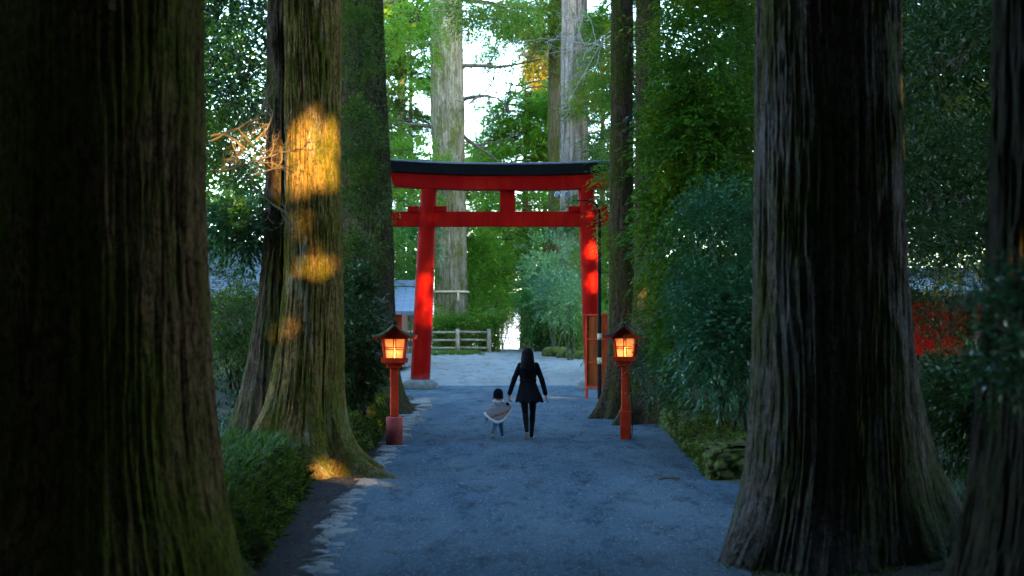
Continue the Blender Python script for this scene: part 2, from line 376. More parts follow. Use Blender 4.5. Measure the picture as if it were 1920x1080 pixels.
def clumps(c, rad, n, rng, cr, per, shell=.5):
    """clump centres over an ellipsoid, then sprig bases over each clump -> uneven outline with gaps"""
    cc, cd = blob(c, rad, n, rng, shell); P = []; D = []
    for q, dd in zip(cc, cd):
        s = cr*rng.uniform(.6, 1.4); k = int(per*rng.uniform(.6, 1.4))
        p, d = blob(q, (s, s, s*.65), k, rng, .2); P.append(p); D.append(d*.8+dd*.6)
    return np.concatenate(P), np.concatenate(D)

def bush(name, label, cat, c, rad, m, seed, n=40, cr=.4, per=26, ln=.1, wd=.045, leafn=8, stem=.35, droop=.5, group=None, stems=8, z0=None, keep=None, shell=.5, sr=1.0):
    rng = np.random.default_rng(seed); z0 = (c[2]-rad[2]) if z0 is None else z0
    root = empty(name, (c[0], c[1], z0), 0, label, cat, group); o = np.array([c[0], c[1], z0])
    P, D = clumps(np.array(c)-o, rad, n, rng, cr, per, shell)
    if keep is not None:
        k = keep(P+o); P = P[k]; D = D[k]
    leafobj('foliage', sprigs(P, D+np.array([0, 0, .1]), rng, leafn, stem, ln, wd, droop), m, root)
    paths = []
    for i in range(stems):
        e = P[rng.integers(len(P))]; k = np.linspace(0, 1, 7)[:, None]
        b0 = np.array([rng.normal(0, .15), rng.normal(0, .15), -.1])
        q = b0*(1-k)+e*k+np.array([0, 0, 1])*np.sin(k*np.pi)*.3*rad[2]*.3+rng.normal(0, .04, (7, 3)); q[0] = b0
        paths.append((q, np.linspace(.035, .008, 7)*max(1, rad[2]/2)*sr))
    V, Q = tubes(paths, 5); link('stems', np_mesh('stems', V, Q), M['stem'], root, True)
    return root

def conifer(name, label, loc, H, z0, Rad, m, seed, tr=.25, limbs=90, spr=22, card=.30, cw=.07, group=None, bm_=None, droop=.5, cat='tree', top=.25, taper=True, keep=None, lean=0, sector=None):
    rng = np.random.default_rng(seed); root = empty(name, loc, 0, label, cat, group)
    trunk('trunk', [(-.3, 0, 0, tr*1.3), (H*.15, 0, 0, tr), (H*.6, lean*.5, 0, tr*.6), (H, lean, 0, .03)], [(30, tr, .5, .5), (160, tr, .5, .5), (270, tr, .5, .5)], bm_ or M['bark_moss'], root, H*.7, 36, .25, tr*.05, 18, seed)
    paths = []; P = []; D = []
    for i in range(limbs):
        f = (i+rng.random())/limbs; z = z0+(H-z0)*f
        a = rng.uniform(0, 2*np.pi) if sector is None else R(rng.uniform(*sector))
        Lr = Rad*((1-f)*(1-top)+top if taper else (math.sin(math.pi*min(1, f*.85+.15))*.7+.3))*rng.uniform(.55, 1.1)
        k = np.linspace(0, 1, 9); dd = np.array([math.cos(a), math.sin(a), 0])
        rise = rng.uniform(.1, .5)
        q = dd*k[:, None]*Lr+np.array([lean*z/H, 0, z])+np.array([0, 0, 1])*(rise*k-droop*k**2)[:, None]*Lr*.7+rng.normal(0, .03*Lr/2, (9, 3))*k[:, None]
        paths.append((q, np.linspace(.22*tr, .01, 9)))
        s = rng.uniform(.25, 1.02, spr)**.8; p = np.stack([np.interp(s, k, q[:, j]) for j in range(3)], 1)
        sd_ = np.cross(dd, [0, 0, 1.]); side = rng.normal(0, 1, (spr, 1))
        p = p+sd_*side*.16*Lr*(s[:, None]*.6+.4)+rng.normal(0, .08, p.shape)+np.array([0, 0, -1])*np.abs(side)*.05*Lr
        P.append(p); D.append(dd+sd_*side*.6+rng.normal(0, .25, p.shape)+[0, 0, -.1])
    P = np.concatenate(P); D = np.concatenate(D)
    if keep is not None:
        kk = keep(P+np.array(loc)); P = P[kk]; D = D[kk]
    V, Q = tubes(paths, 5); link('branches', np_mesh('branches', V, Q), M['stem'], root, True)
    leafobj('crown', sprigs(P, D, rng, 11, card*2.6, card, cw, .45, 1.0), m, root)
    return root
def limbset(paths_out, start, dirv, length, r, rng, depth=3, wig=.25, up=0.0, kids=3):
    n = 8; k = np.linspace(0, 1, n); d = np.array(dirv, float); d /= np.linalg.norm(d)
    q = [np.array(start, float)]
    for i in range(n-1):
        d = d+rng.normal(0, wig, 3)*.5+np.array([0, 0, up])*.15; d /= np.linalg.norm(d); q.append(q[-1]+d*length/(n-1))
    q = np.array(q); paths_out.append((q, np.linspace(r, r*.35, n)))
    if depth > 0:
        for j in range(kids):
            i = rng.integers(2, n); dd = d+rng.normal(0, .8, 3); limbset(paths_out, q[i], dd, length*rng.uniform(.4, .7), r*.5, rng, depth-1, wig, up, kids)

# ------------------------------------------------------------------ terrain
def xl(y): return np.interp(y, [0, 11.2, 18, 20, 22.5, 30, 36, 40], [-1.9, -2.1, -2.62, -2.5, -2.3, -2.6, -2.9, -4.2])   # left wall line
def xe(y): return np.interp(y, [0, 11.2, 16.4, 21.6, 28.7, 38, 42], [-1.2, -1.56, -1.85, -1.92, -2.12, -2.28, -3.0])      # path's left edge
def sstep(a, b_, v): t_ = np.clip((v-a)/(b_-a), 0, 1); return t_*t_*(3-2*t_)
def hgt(x, y):
    x = np.asarray(x, float); y = np.asarray(y, float)
    left = sstep(0.05, .35, xl(y)-x)*.46*(1-sstep(36, 40, y))+sstep(1.5, 9, xl(y)-x)*.5*(1-sstep(36, 40, y))
    xr = np.interp(y, [18.3, 28.7, 32], [2.62, 3.05, 3.6])
    right = sstep(.1, .3, x-xr)*sstep(18.35, 18.5, y)*.36*(1-sstep(29, 31, y))
    right = right+sstep(2.2, 7, x)*.55*(1-sstep(32, 38, y))
    far = sstep(47, 50, y)*.05+np.clip((y-49)/23, 0, 1)*.95
    far = np.where(y > 72, 1.0-(y-72)*.11-np.clip(y-95, 0, 30)*.1, far); far = np.maximum(far, -12)
    side = np.where(y > 40, sstep(7, 20, np.abs(x))*2.0, 0)
    z = left+right+far+side
    z = z+.05*(fbm(x*.8, y*.8, 3)-.5)*(sstep(.3, 1, np.maximum(xl(y)-x, x-2.6)))
    return z
def grid(xs, ys, zf, off=0):
    X, Y = np.meshgrid(xs, ys); Z = zf(X, Y)+off
    V = np.stack([X, Y, Z], -1).reshape(-1, 3); nx = len(xs); i = np.arange(len(ys)-1)[:, None]*nx; j = np.arange(nx-1)[None]
    return V, np.stack([i+j, i+j+1, i+nx+j+1, i+nx+j], -1).reshape(-1, 4)
xs = np.concatenate([[-1500, -600, -200, -90, -50, -30, -20, -14], np.arange(-10, 10, .12), [10, 14, 20, 30, 50, 90, 200, 600, 1500]])
ys = np.concatenate([[-300, -100, -40, -15, -5, 0, 3], np.arange(5, 45, .16), np.arange(45, 76, .6), [80, 85, 90, 95, 100, 110, 125, 160, 300, 900, 2500]])
V, Q = grid(xs, ys, hgt); tag(link('ground', np_mesh('ground', V, Q), M['floor'], None, True), 'dark forest floor of moss and litter beside the path', kind='structure')
# gravel path sheet follows the ground 4 mm higher, edges set by the stones
ys2 = np.concatenate([np.arange(2, 46, .25), np.arange(46, 73.5, .5)])
rows = []; nu = 60; YS = 49.0
for y in np.concatenate([ys2[ys2 < YS], [YS]]):
    a = float(xe(y)) if y < 42 else np.interp(y, [42, 46, 72, 74], [-3.0, -6.5, -8.5, -8.5])
    b2 = np.interp(y, [2, 11.5, 17, 18.15, 28.7, 31, 38, 44, 50], [1.6, 1.9, 3.3, 2.55, 3.0, 4.2, 5, 6, 8])
    x = np.linspace(a, b2, nu); rows.append(np.stack([x, np.full(nu, y), hgt(x, np.full(nu, y))+.006], -1))
V = np.concatenate(rows); V[:, 2] += .012*(fbm(V[:, 0]*2, V[:, 1]*1.2, 77)-.5)+.008
def psheet(name, rows, m, lb):
    V = np.concatenate(rows); V[:, 2] += .012*(fbm(V[:, 0]*2, V[:, 1]*1.2, 77)-.5)+.008
    i = np.arange(len(rows)-1)[:, None]*nu; j = np.arange(nu-1)[None]; Q = np.stack([i+j, i+j+1, i+nu+j+1, i+nu+j], -1).reshape(-1, 4)
    return tag(link(name, np_mesh(name, V, Q), m, None, True), lb, kind='structure')
r2 = []
for y in np.concatenate([[YS], ys2[ys2 > YS]]):
    a, b2 = np.interp(y, [46, 72, 74], [-6.5, -8.5, -8.5]), np.interp(y, [44, 50], [6, 8]); x = np.linspace(a, b2, nu); r2.append(np.stack([x, np.full(nu, y), hgt(x, np.full(nu, y))+.006], -1))
psheet('plaza', r2, gravelm('pale_sand_gravel', (.20, .21, .20), (.44, .45, .42), (.38, .39, .37)), 'paler fine gravel clearing rising beyond the gate')
i = np.arange(len(rows)-1)[:, None]*nu; j = np.arange(nu-1)[None]
Q = np.stack([i+j, i+j+1, i+nu+j+1, i+nu+j], -1).reshape(-1, 4)
tag(link('gravel_path', np_mesh('gravel_path', V, Q), M['gravel'], None, True), 'grey gravel path with skylight blue in its colour leading under the red gate', kind='structure')
rows = []; nu = 8
for y in ys2[ys2 < 41]:
    x = np.linspace(float(xl(y))-.1, float(xe(y))+.06, nu); rows.append(np.stack([x, np.full(nu, y), np.full(nu, .006)+0*x], -1))
V = np.concatenate(rows); n = len(rows); i = np.arange(n-1)[:, None]*nu; j = np.arange(nu-1)[None]
tag(link('gutter', np_mesh('gutter', V, np.stack([i+j, i+j+1, i+nu+j+1, i+nu+j], -1).reshape(-1, 4)), M['gutter'], None, True), 'dark brown strip between the mossy wall and the edge stones', kind='structure')
V, Q = grid(np.linspace(-2500, 2500, 6), np.linspace(90, 4000, 6), lambda x, y: x*0-9.0)
tag(link('lake', np_mesh('lake', V, Q), M['water'], None), 'bright lake beyond the end of the path', kind='structure')
hx = np.linspace(-2500, 2500, 80); hy = np.linspace(1900, 2600, 12)
V, Q = grid(hx, hy, lambda x, y: -20+(90*fbm(x/300+3, y/900, 12)+40)*np.sin((y-1900)/700*np.pi))
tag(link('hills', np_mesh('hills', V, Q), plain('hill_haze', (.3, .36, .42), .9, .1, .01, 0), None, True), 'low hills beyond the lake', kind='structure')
# stone threshold line in front of the gate
bm = bmesh.new(); rr = random.Random(4); x = -2.35
while x < 1.9:
    l = rr.uniform(.5, 1.1); box(bm, (x+l/2, 49.2+rr.uniform(-.03, .03), .02), (l-.04, .12, .05), bev=.01); x += l
tag(ob('stone_threshold', bm, M['darkwood'], None), 'thin dark kerb line crossing the gravel behind the gate', 'kerb')

# ------------------------------------------------------------------ retaining walls
def stone_wall(name, label, pts, h, seed, depth=.4, sc_=2.3, lean=.26):
    pts = np.array(pts, float); seg = np.linalg.norm(np.diff(pts[:, :2], axis=0), axis=1); s = np.concatenate([[0], np.cumsum(seg)])
    S = np.arange(0, s[-1], .03); px = np.interp(S, s, pts[:, 0]); py = np.interp(S, s, pts[:, 1])
    tx = np.gradient(px, S); ty = np.gradient(py, S); nx, ny = ty, -tx
    fr = np.linspace(0, 1, 22); U, W = np.meshgrid(S, fr, indexing='ij')
    hh = h*(1+.22*(fbm(S*1.3, S*0, seed)-.5))
    prof = [(0, q) for q in fr]+[(-(q**1.2)*depth, 1) for q in np.linspace(.05, 1, 10)]
    A = np.array([a for a, _ in prof]); B = np.array([b_ for _, b_ in prof]); kk = np.concatenate([fr*h, h+np.linspace(.05, 1, 10)*depth])
    SS, KK = np.meshgrid(S, kk, indexing='ij')
    d1, d2 = worley(SS*sc_+fbm(SS*3, KK*3, seed+1)*1.6, KK*sc_*1.4, seed); disp = np.clip((d2-d1)*.28, 0, .07)+.16*(fbm(SS*3.1, KK*4, seed+2)-.5)+.14*(fbm(SS*9, KK*9, seed+6)-.5)+.07*(fbm(SS*24, KK*24, seed+4)-.5)
    fall = np.where(B < 1, 1, .35)[None]; off = A[None]*1.6+disp*fall*.9-lean*B[None]**1.5
    Z = B[None]*hh[:, None]*.86+np.where(B >= 1, 1, 0)[None]*(disp*.5)-.12*np.minimum(A[None], 0)*1.0-.03
    V = np.stack([px[:, None]+nx[:, None]*off, py[:, None]+ny[:, None]*off, Z], -1)
    e0 = V[:1].copy(); e1 = V[-1:].copy(); V = V.reshape(-1, 3); n = len(prof)
    i = np.arange(len(S)-1)[:, None]*n; j = np.arange(n-1)[None]
    Q = np.stack([i+j, i+n+j, i+n+j+1, i+j+1], -1).reshape(-1, 4)
    return tag(link(name, np_mesh(name, V, Q), M['wallmoss'], None, True), label, 'wall')
ptsL = [(float(xl(y)), y) for y in np.arange(6, 17.9, .5)]
stone_wall('mossy_wall', 'low mossy stone wall with grass on top beside the nearest left trunk', list(ptsL), .5, 11)
stone_wall('mossy_wall', 'dark mossy stone wall behind the left lantern under the shrub', [(float(xl(y)), y) for y in np.arange(20.6, 31.5, .5)], .52, 12)
stone_wall('mossy_wall', 'square ended mossy stone wall on the right edge of the gravel', [(5.2, 18.35), (4.2, 18.32), (3.3, 18.3), (2.66, 18.3), (2.56, 18.42), (2.66, 20), (2.85, 24), (3.0, 28.3), (3.2, 29.2), (3.9, 29.8)][::-1], .5, 13, .5, 2.3, .05)

# ------------------------------------------------------------------ rocks
def rock(seed, s, flat=.5, sub=3, amp=.3):
    bm = bmesh.new(); bmesh.ops.create_icosphere(bm, subdivisions=sub, radius=1)
    P = np.array([v.co[:] for v in bm.verts]); d = 1+amp*(vn3(P+3, 1.3, seed)-.5)*2+amp*.35*(vn3(P+3, 4, seed+5)-.5)
    P = P*d[:, None]*np.array([s, s*.75, s*flat]); P[:, 2] = np.clip(P[:, 2], -s*flat*.4, s*flat*.62)
    for v, p in zip(bm.verts, P): v.co = p
    me = bpy.data.meshes.new('rock'); bm.to_mesh(me); bm.free(); me.polygons.foreach_set('use_smooth', [True]*len(me.polygons)); return me
rm = [rock(100+i, 1.0, .36, 3, .35) for i in range(6)]
for q in rm: q.materials.append(M['stonel'])
rr = random.Random(7); y = 11.0; k = 0
while y < 39.5:
    s = rr.uniform(.07, .17)*(1 if y < 22 else 1.3); y += s*rr.uniform(.8, 1.35)
    o = bpy.data.objects.new('edge_stone', rm[k % 6]); C.objects.link(o); k += 1
    o.location = (float(xe(y))+rr.uniform(-.10, .07), y, -.02); o.scale = (s*rr.uniform(.6, 1.2), s*rr.uniform(.8, 1.6), s*rr.uniform(.9, 1.7)); o.rotation_euler = (rr.uniform(-.2, .2), rr.uniform(-.2, .2), rr.uniform(0, 6.28))
    tag(o, 'flat irregular grey stone edging the left side of the gravel path', 'stone', 'edge stones along the left of the path')
for i in range(14):
    o = bpy.data.objects.new('edge_stone', rm[i % 6]); C.objects.link(o); yy = rr.uniform(28, 38.5); s = rr.uniform(.18, .3)
    o.location = (float(xe(yy))-rr.uniform(.1, .35), yy, .03); o.scale = (s*1.3, s, s*.6); o.rotation_euler = (0, 0, rr.uniform(0, 6.28))
    tag(o, 'flat irregular grey stone edging the left side of the gravel path', 'stone', 'edge stones along the left of the path')
# mossy boulders on the far right
for i, (px, Y, s, lb) in enumerate([(1040, 66, .62, 'pale mossy boulder at the foot of the far right trunk'), (1062, 65, .5, 'rounded moss covered boulder second from the far trunk'),
                                (1080, 64.5, .48, 'moss covered boulder just left of the right gate pillar'), (1092, 64, .42, 'small mossy boulder touching the right gate pillar in view')]):
    me = rock(60+i, s, .75, 3, .3); me.materials.append(M['wallmoss']); o = bpy.data.objects.new('mossy_boulder', me); C.objects.link(o)
    xx = (px-960)*Y/F; o.location = (xx, Y, float(hgt(xx, Y))+s*.25); tag(o, lb, 'boulder', 'mossy boulders behind the gate')
V, Q = tubes([(np.array([(0, 0, .03), (.1, .02, .045), (.22, .0, .04), (.34, .03, .03)]), [.012, .018, .016, .006])], 6)
g_ = gp(1235, 903); o = link('fallen_stick', np_mesh('fallen_stick', V, Q), M['twig'], None, True, (g_[0], g_[1], .0)); o.rotation_euler = (0, 0, R(25)); tag(o, 'short broken stick lying on the gravel near the right wall', 'stick')

_r = random.Random(12)
BEAMS = [(at(592, 250, 19.2), .27), (at(572, 290, 19.2), .24), (at(608, 285, 19.2), .24), (at(588, 322, 19.2), .22), (at(615, 330, 19.2), .16), (at(455, 285, 17.8), .34)]+[(at(_r.uniform(548, 632), _r.uniform(225, 350), 19.2), _r.uniform(.06, .11)) for _ in range(14)]+[(at(_r.uniform(555, 625), _r.uniform(360, 560), 19.2), _r.uniform(.015, .04)) for _ in range(6)]+[(at(500, 310, 17.9), .2), (at(610, 505, 19.2), .05), (at(585, 470, 19.2), .03), (at(540, 610, 19), .07), (at(575, 420, 19), .03),
         (at(804, 577, 46.7), .5), (at(797, 530, 46.7), .2), (at(806, 490, 46.7), .08), (at(810, 400, 46.7), .07), (at(1112, 470, 46.7), .3), (at(1112, 525, 46.7), .32), (at(1106, 400, 46.7), .14), (at(960, 421, 47), .08), (at(985, 420, 47), .07), (at(935, 418, 47), .05),
         (at(1350, 890, 18.2), .04), (at(1380, 875, 18.2), .03), (at(600, 890, 18.6), .14), (at(655, 893, 18.2), .12), (at(1668, 200, 12.2), .14), (at(1672, 90, 12.2), .12), (at(1668, 300, 12.2), .1),
         (at(1780, 520, 22), .2)]+[(at(x_, 744+6*math.sin(x_), 41), .16) for x_ in range(770, 1060, 24)]+[(at(x_, 911+3*math.sin(x_), 17.8), .085) for x_ in range(715, 900, 14)]
def beam_keep(P, extra=0.0, only=None):  # drops leaves along chosen sun rays so sun patches fall there
    out = np.ones(len(P), bool); s = np.array(SUN); e1 = norm(np.cross(s, [0, 0, 1.])); e2 = np.cross(s, e1)
    for i, (q, r) in enumerate(BEAMS):
        v = P-np.array(q); a = v@e1; b_ = v@e2; near = np.hypot(a, b_) < r*2+extra
        if not near.any(): continue
        f = (.3 if i > 3 else .65)+(1.4 if i > 3 else .7)*fbm(a[near]*1.6/r+i*7+40, b_[near]*1.6/r+40, 300+i, 5)
        o_ = np.hypot(a[near], b_[near]) < r*f+extra; idx = np.where(near)[0]; out[idx[o_]] = False
    return out
# ------------------------------------------------------------------ avenue trees
def crown(root, z0, z1, rad, seed, n=60, m='canopy', card=.7, off=(0, 0)):
    rng = np.random.default_rng(seed)
    P, D = clumps((off[0], off[1], (z0+z1)/2), (rad, rad, (z1-z0)/2), n, rng, 1.2, 16, .3)
    wp = np.array(root.location)[None]; kk = beam_keep(P+wp, .6); P = P[kk]; D = D[kk]
    nn = rng.normal(0, 1, P.shape); nn[:, 2] += .8
    V = []
    for k in range(4): V.append(leaves(P+rng.normal(0, .35, P.shape), D+rng.normal(0, .8, P.shape), nn+rng.normal(0, .4, P.shape), card, card*.6))
    leafobj('crown', V, L[m], root)
    paths = [(np.array([[off[0]*0, 0, z0-1.5+i*.6], (np.array([math.cos(i*2.4), math.sin(i*2.4), 0])*rad*.5+[0, 0, z0+i*.6]), (np.array([math.cos(i*2.4), math.sin(i*2.4), 0])*rad*.95+[0, 0, z0+.6+i*.6])]), [.12, .08, .03]) for i in range(9)]
    V, Q = tubes(paths, 6); link('branches', np_mesh('branches', V, Q), M['stem'], root, True)

# nearest left
t1 = empty('cedar_tree', (-2.62, 9.0, 0), 0, 'huge dark mossy cedar trunk filling the left side of the frame', 'tree')
trunk('trunk', [(-.3, .08, 0, .95), (.3, .06, 0, .86), (.9, .03, 0, .76), (1.6, .02, 0, .695), (2.6, 0, 0, .66), (4, 0, 0, .64), (9, 0, 0, .58), (24, 0, 0, .3)],
      [(-20, .2, .5, .35), (-80, .25, .5, .4), (200, .4, .5, .5)], M['bark_near'], t1, 4.6, 560, .02, .014, 84, 1)
crown(t1, 11, 24, 5.5, 1, 70)
# second left: two fused stems
t2 = empty('cedar_tree', (-2.8, 19.5, 0), 0, 'sunlit golden brown cedar with two fused stems and spreading roots on the left', 'tree')
trunk('trunk', [(-.3, .0, .0, .66), (0, .0, .0, .62), (.4, .0, .0, .54), (1.0, .03, 0, .47), (1.7, .06, 0, .43), (2.6, .09, 0, .385), (4, .08, 0, .37), (8, .06, 0, .355), (24, .0, 0, .2)],
      [(-38, 1.15, .2, .26), (-75, .5, .28, .28), (-110, .45, .3, .3), (-150, .6, .35, .5), (175, .5, .4, .7), (20, .55, .25, .3), (90, .5, .5, .5)], M['bark_gold'], t2, 7.2, 420, .03, .016, 64, 2)
trunk('trunk', [(-.2, -.3, .55, .75), (.6, -.36, .5, .62), (1.3, -.38, .45, .5), (2.2, -.36, .4, .38), (3.2, -.33, .38, .31), (8, -.28, .35, .29), (22, -.3, .5, .15)],
      [(180, .5, .5, .6)], M['bark_dark'], t2, 7.2, 200, .05, .02, 44, 22)
crown(t2, 12, 24, 5, 2, 50)
# third left
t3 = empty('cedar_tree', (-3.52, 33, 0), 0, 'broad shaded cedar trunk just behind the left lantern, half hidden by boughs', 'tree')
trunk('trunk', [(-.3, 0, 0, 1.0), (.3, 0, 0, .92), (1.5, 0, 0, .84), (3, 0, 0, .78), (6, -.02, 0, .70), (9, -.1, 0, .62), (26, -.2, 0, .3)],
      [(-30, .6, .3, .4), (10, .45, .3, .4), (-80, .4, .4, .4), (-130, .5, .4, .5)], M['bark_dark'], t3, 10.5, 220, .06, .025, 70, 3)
crown(t3, 13, 26, 5, 3)
# right big
t4 = empty('cedar_tree', (2.67, 12.0, 0), 0, 'massive blue grey cedar trunk in the right foreground', 'tree')
trunk('trunk', [(-.3, .0, .1, .84), (.3, .03, .1, .78), (.8, .04, .05, .70), (1.4, .03, 0, .655), (2.5, .02, 0, .625), (4, 0, 0, .60), (9, 0, 0, .55), (24, 0, 0, .3)],
      [(5, .75, .3, .75), (-35, .3, .3, .5), (-100, .2, .4, .4), (190, .12, .4, .3), (-150, .15, .3, .3), (60, .4, .4, .5)], M['bark_blue'], t4, 5.2, 540, .022, .013, 80, 4)
crown(t4, 11, 24, 5.5, 4, 70)
# far right edge
t5 = empty('cedar_tree', (3.42, 8.0, 0), 0, 'shade darkened mossy trunk cut off by the right edge of the frame', 'tree')
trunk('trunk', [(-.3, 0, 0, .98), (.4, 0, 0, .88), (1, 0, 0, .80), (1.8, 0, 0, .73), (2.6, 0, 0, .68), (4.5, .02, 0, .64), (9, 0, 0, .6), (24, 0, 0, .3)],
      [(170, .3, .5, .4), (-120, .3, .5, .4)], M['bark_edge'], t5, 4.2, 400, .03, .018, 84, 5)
crown(t5, 10, 24, 6, 5, 80)
# right pair behind the right lantern
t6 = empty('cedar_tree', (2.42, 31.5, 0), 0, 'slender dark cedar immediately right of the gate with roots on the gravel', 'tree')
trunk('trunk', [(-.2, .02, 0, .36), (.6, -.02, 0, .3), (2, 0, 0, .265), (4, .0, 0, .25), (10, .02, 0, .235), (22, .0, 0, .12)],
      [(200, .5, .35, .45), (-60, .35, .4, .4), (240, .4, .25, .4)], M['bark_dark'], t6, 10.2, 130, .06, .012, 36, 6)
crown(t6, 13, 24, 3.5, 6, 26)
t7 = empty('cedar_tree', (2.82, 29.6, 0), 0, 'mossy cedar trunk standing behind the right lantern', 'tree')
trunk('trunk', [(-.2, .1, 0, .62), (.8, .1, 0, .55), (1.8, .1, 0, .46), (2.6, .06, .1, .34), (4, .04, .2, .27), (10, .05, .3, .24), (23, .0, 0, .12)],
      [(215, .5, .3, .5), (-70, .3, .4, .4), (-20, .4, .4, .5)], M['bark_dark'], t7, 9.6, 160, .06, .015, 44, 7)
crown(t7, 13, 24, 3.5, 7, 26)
# beyond the gate
t8 = empty('cedar_tree', (at(846, 0, 73).x, 73, .7), 0, 'pale knotted cedar trunk girdled by a straw rope behind the gate', 'tree')
K8 = 1.177
trunk('trunk', [tuple(q*K8 for q in r_) for r_ in [(-.3, .02, 0, .82), (1.5, 0, 0, .72), (4, -.01, 0, .68), (9, -.12, 0, .68), (10.2, -.16, 0, .73), (12, -.2, 0, .69), (16, -.2, 0, .64), (28, -.2, 0, .3)]],
      [(-40, .4, .4, .6), (-130, .4, .4, .6)], M['bark_pale'], t8, 20.5, 260, .09, .035, 44, 8, knots=((-88, 11.0, .38, .16), (-95, 12.7, .28, .13), (-60, 11.6, .34, .16), (-120, 10.6, .36, .1)))
rng = np.random.default_rng(81); paths = []
for (z, dx, dz, ln) in [(12.6, 1, .15, 3.6), (11.1, 1, .02, 1.9), (15.5, 1, -.1, 4.2), (9.6, 1, -.8, 2.6), (9.9, -1, .1, 2.4), (15.8, -1, -.25, 4.5), (13.6, -1, -.2, 3.5)]:
    limbset(paths, (-.15+dx*.7, 0, z*K8), (dx, -.1, dz), ln*K8, .12, rng, 2, .3, -.1, 3)
V, Q = tubes(paths, 6); link('branches', np_mesh('branches', V, Q), M['stem'], t8, True)
P = np.concatenate([q[0][3:] for q in paths if q[0][:, 2].mean() > 14]); P = np.repeat(P, 5, 0)+rng.normal(0, .35, (len(P)*5, 3)); 
leafobj('crown', sprigs(P, rng.normal(0, 1, P.shape)*[1, 1, .3]+[0, 0, -.2], rng, 10, .7, .26, .06, .6), L['conif'], t8)
t9 = empty('cedar_tree', (at(1077, 0, 71.5).x, 71.5, float(hgt(3, 68))), 0, 'tall grey trunk with a flared foot seen beside the right gate pillar', 'tree')
trunk('trunk', [(-.3, -.2, 0, 1.25), (.5, -.25, 0, 1.0), (1.5, -.2, 0, .84), (3, -.05, 0, .72), (6, .0, 0, .68), (12, .0, 0, .65), (20, 0, 0, .6), (28, 0, 0, .3)],
      [(200, .9, .4, 1.0), (-60, .4, .4, .8)], M['bark_grey'], t9, 19, 200, .1, .03, 40, 9)
crown(t9, 19, 28, 4, 9, 20, 'conifd')
t10 = empty('mossy_tree', (at(1043, 0, 75).x, 75, .6), 0, 'narrow moss covered trunk touching the left of the tall grey trunk', 'tree')
trunk('trunk', [(-.3, .0, 0, .6), (3, -.02, 0, .42), (9, .0, 0, .38), (10.5, .02, 0, .36), (11.3, -.02, 0, .42), (20, .0, 0, .34), (26, 0, 0, .15)], [], M['bark_moss'], t10, 19.5, 90, .12, .02, 30, 10)
crown(t10, 20, 27, 3.5, 10, 16, 'conifd')
t11 = empty('thin_tree', (at(751, 0, 88).x, 88, -.5), 0, 'thin reddish trunk seen through leaves left of the pale cedar', 'tree')
trunk('trunk', [(-.3, 0, 0, .4), (10, .0, 0, .28), (22, .1, 0, .2), (26, .1, 0, .1)], [], M['bark_moss'], t11, 22, 60, .2, .012, 24, 11)
crown(t11, 18, 26, 3.2, 11, 16, 'conif')

# ------------------------------------------------------------------ background trees and shrubs
def sky_keep(P):          # crowns grow round the clearing above the lake, so open sky shows between them
    px = 960+P[:, 0]/P[:, 1]*F; py = HY-(P[:, 2]-CAMZ)/P[:, 1]*F
    n = vn3(P, .8, 5)
    a = ((px-932)/42)**2+((py-140)/38)**2 < .75+n
    b_ = ((px-(962-(py-600)*.12))/(15+14*np.clip((py-570)/60, 0, 1)))**2+((py-618)/48)**2 < .45+n*1.1
    c_ = ((px-1030)/26)**2+((py-470)/18)**2 < n*1.2
    return ~(a | b_ | c_)
BG = 'trees growing beyond the gate'
def bgt(px, Y, H, z0, Rr, m, seed, label, **k):
    x = (px-960)*Y/F; return conifer('conifer_tree', label, (x, Y, float(hgt(x, Y))), H, z0, Rr, L[m], seed, group=BG, keep=sky_keep, **k)
bgt(985, 80, 15.8, 3, 4.6, 'bright', 31, 'bright green bushy conifer in the middle of the gate opening', limbs=150, spr=26, droop=.3, top=.5)
bgt(770, 76, 17, 3, 4.2, 'conif', 32, 'green conifer left of the pale cedar', limbs=110, spr=24)
bgt(905, 92, 15, 4, 3.8, 'bright', 33, 'light green conifer just right of the pale cedar', limbs=100, spr=24)
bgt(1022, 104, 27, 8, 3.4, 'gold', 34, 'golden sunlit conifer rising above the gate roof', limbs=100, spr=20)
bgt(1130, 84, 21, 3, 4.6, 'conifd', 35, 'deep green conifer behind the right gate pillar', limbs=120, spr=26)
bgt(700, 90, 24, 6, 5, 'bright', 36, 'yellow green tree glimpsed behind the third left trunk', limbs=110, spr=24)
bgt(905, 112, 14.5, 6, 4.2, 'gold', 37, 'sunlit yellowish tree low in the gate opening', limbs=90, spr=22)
bgt(1090, 96, 25, 6, 4.4, 'conif', 38, 'tall green conifer behind the grey trunk', limbs=110, spr=24)
bgt(870, 105, 20, 14, 4.0, 'conif', 39, 'high conifer crown against the sky beside the pale cedar', limbs=40, spr=16, droop=.2)
bgt(1180, 70, 20, 3, 4.4, 'conifd', 40, 'dark conifer behind the slender right trunks', limbs=110, spr=24)
bgt(620, 60, 18, 3, 4.5, 'conif', 41, 'conifer glimpsed between the second and third left trunks', limbs=100, spr=24)
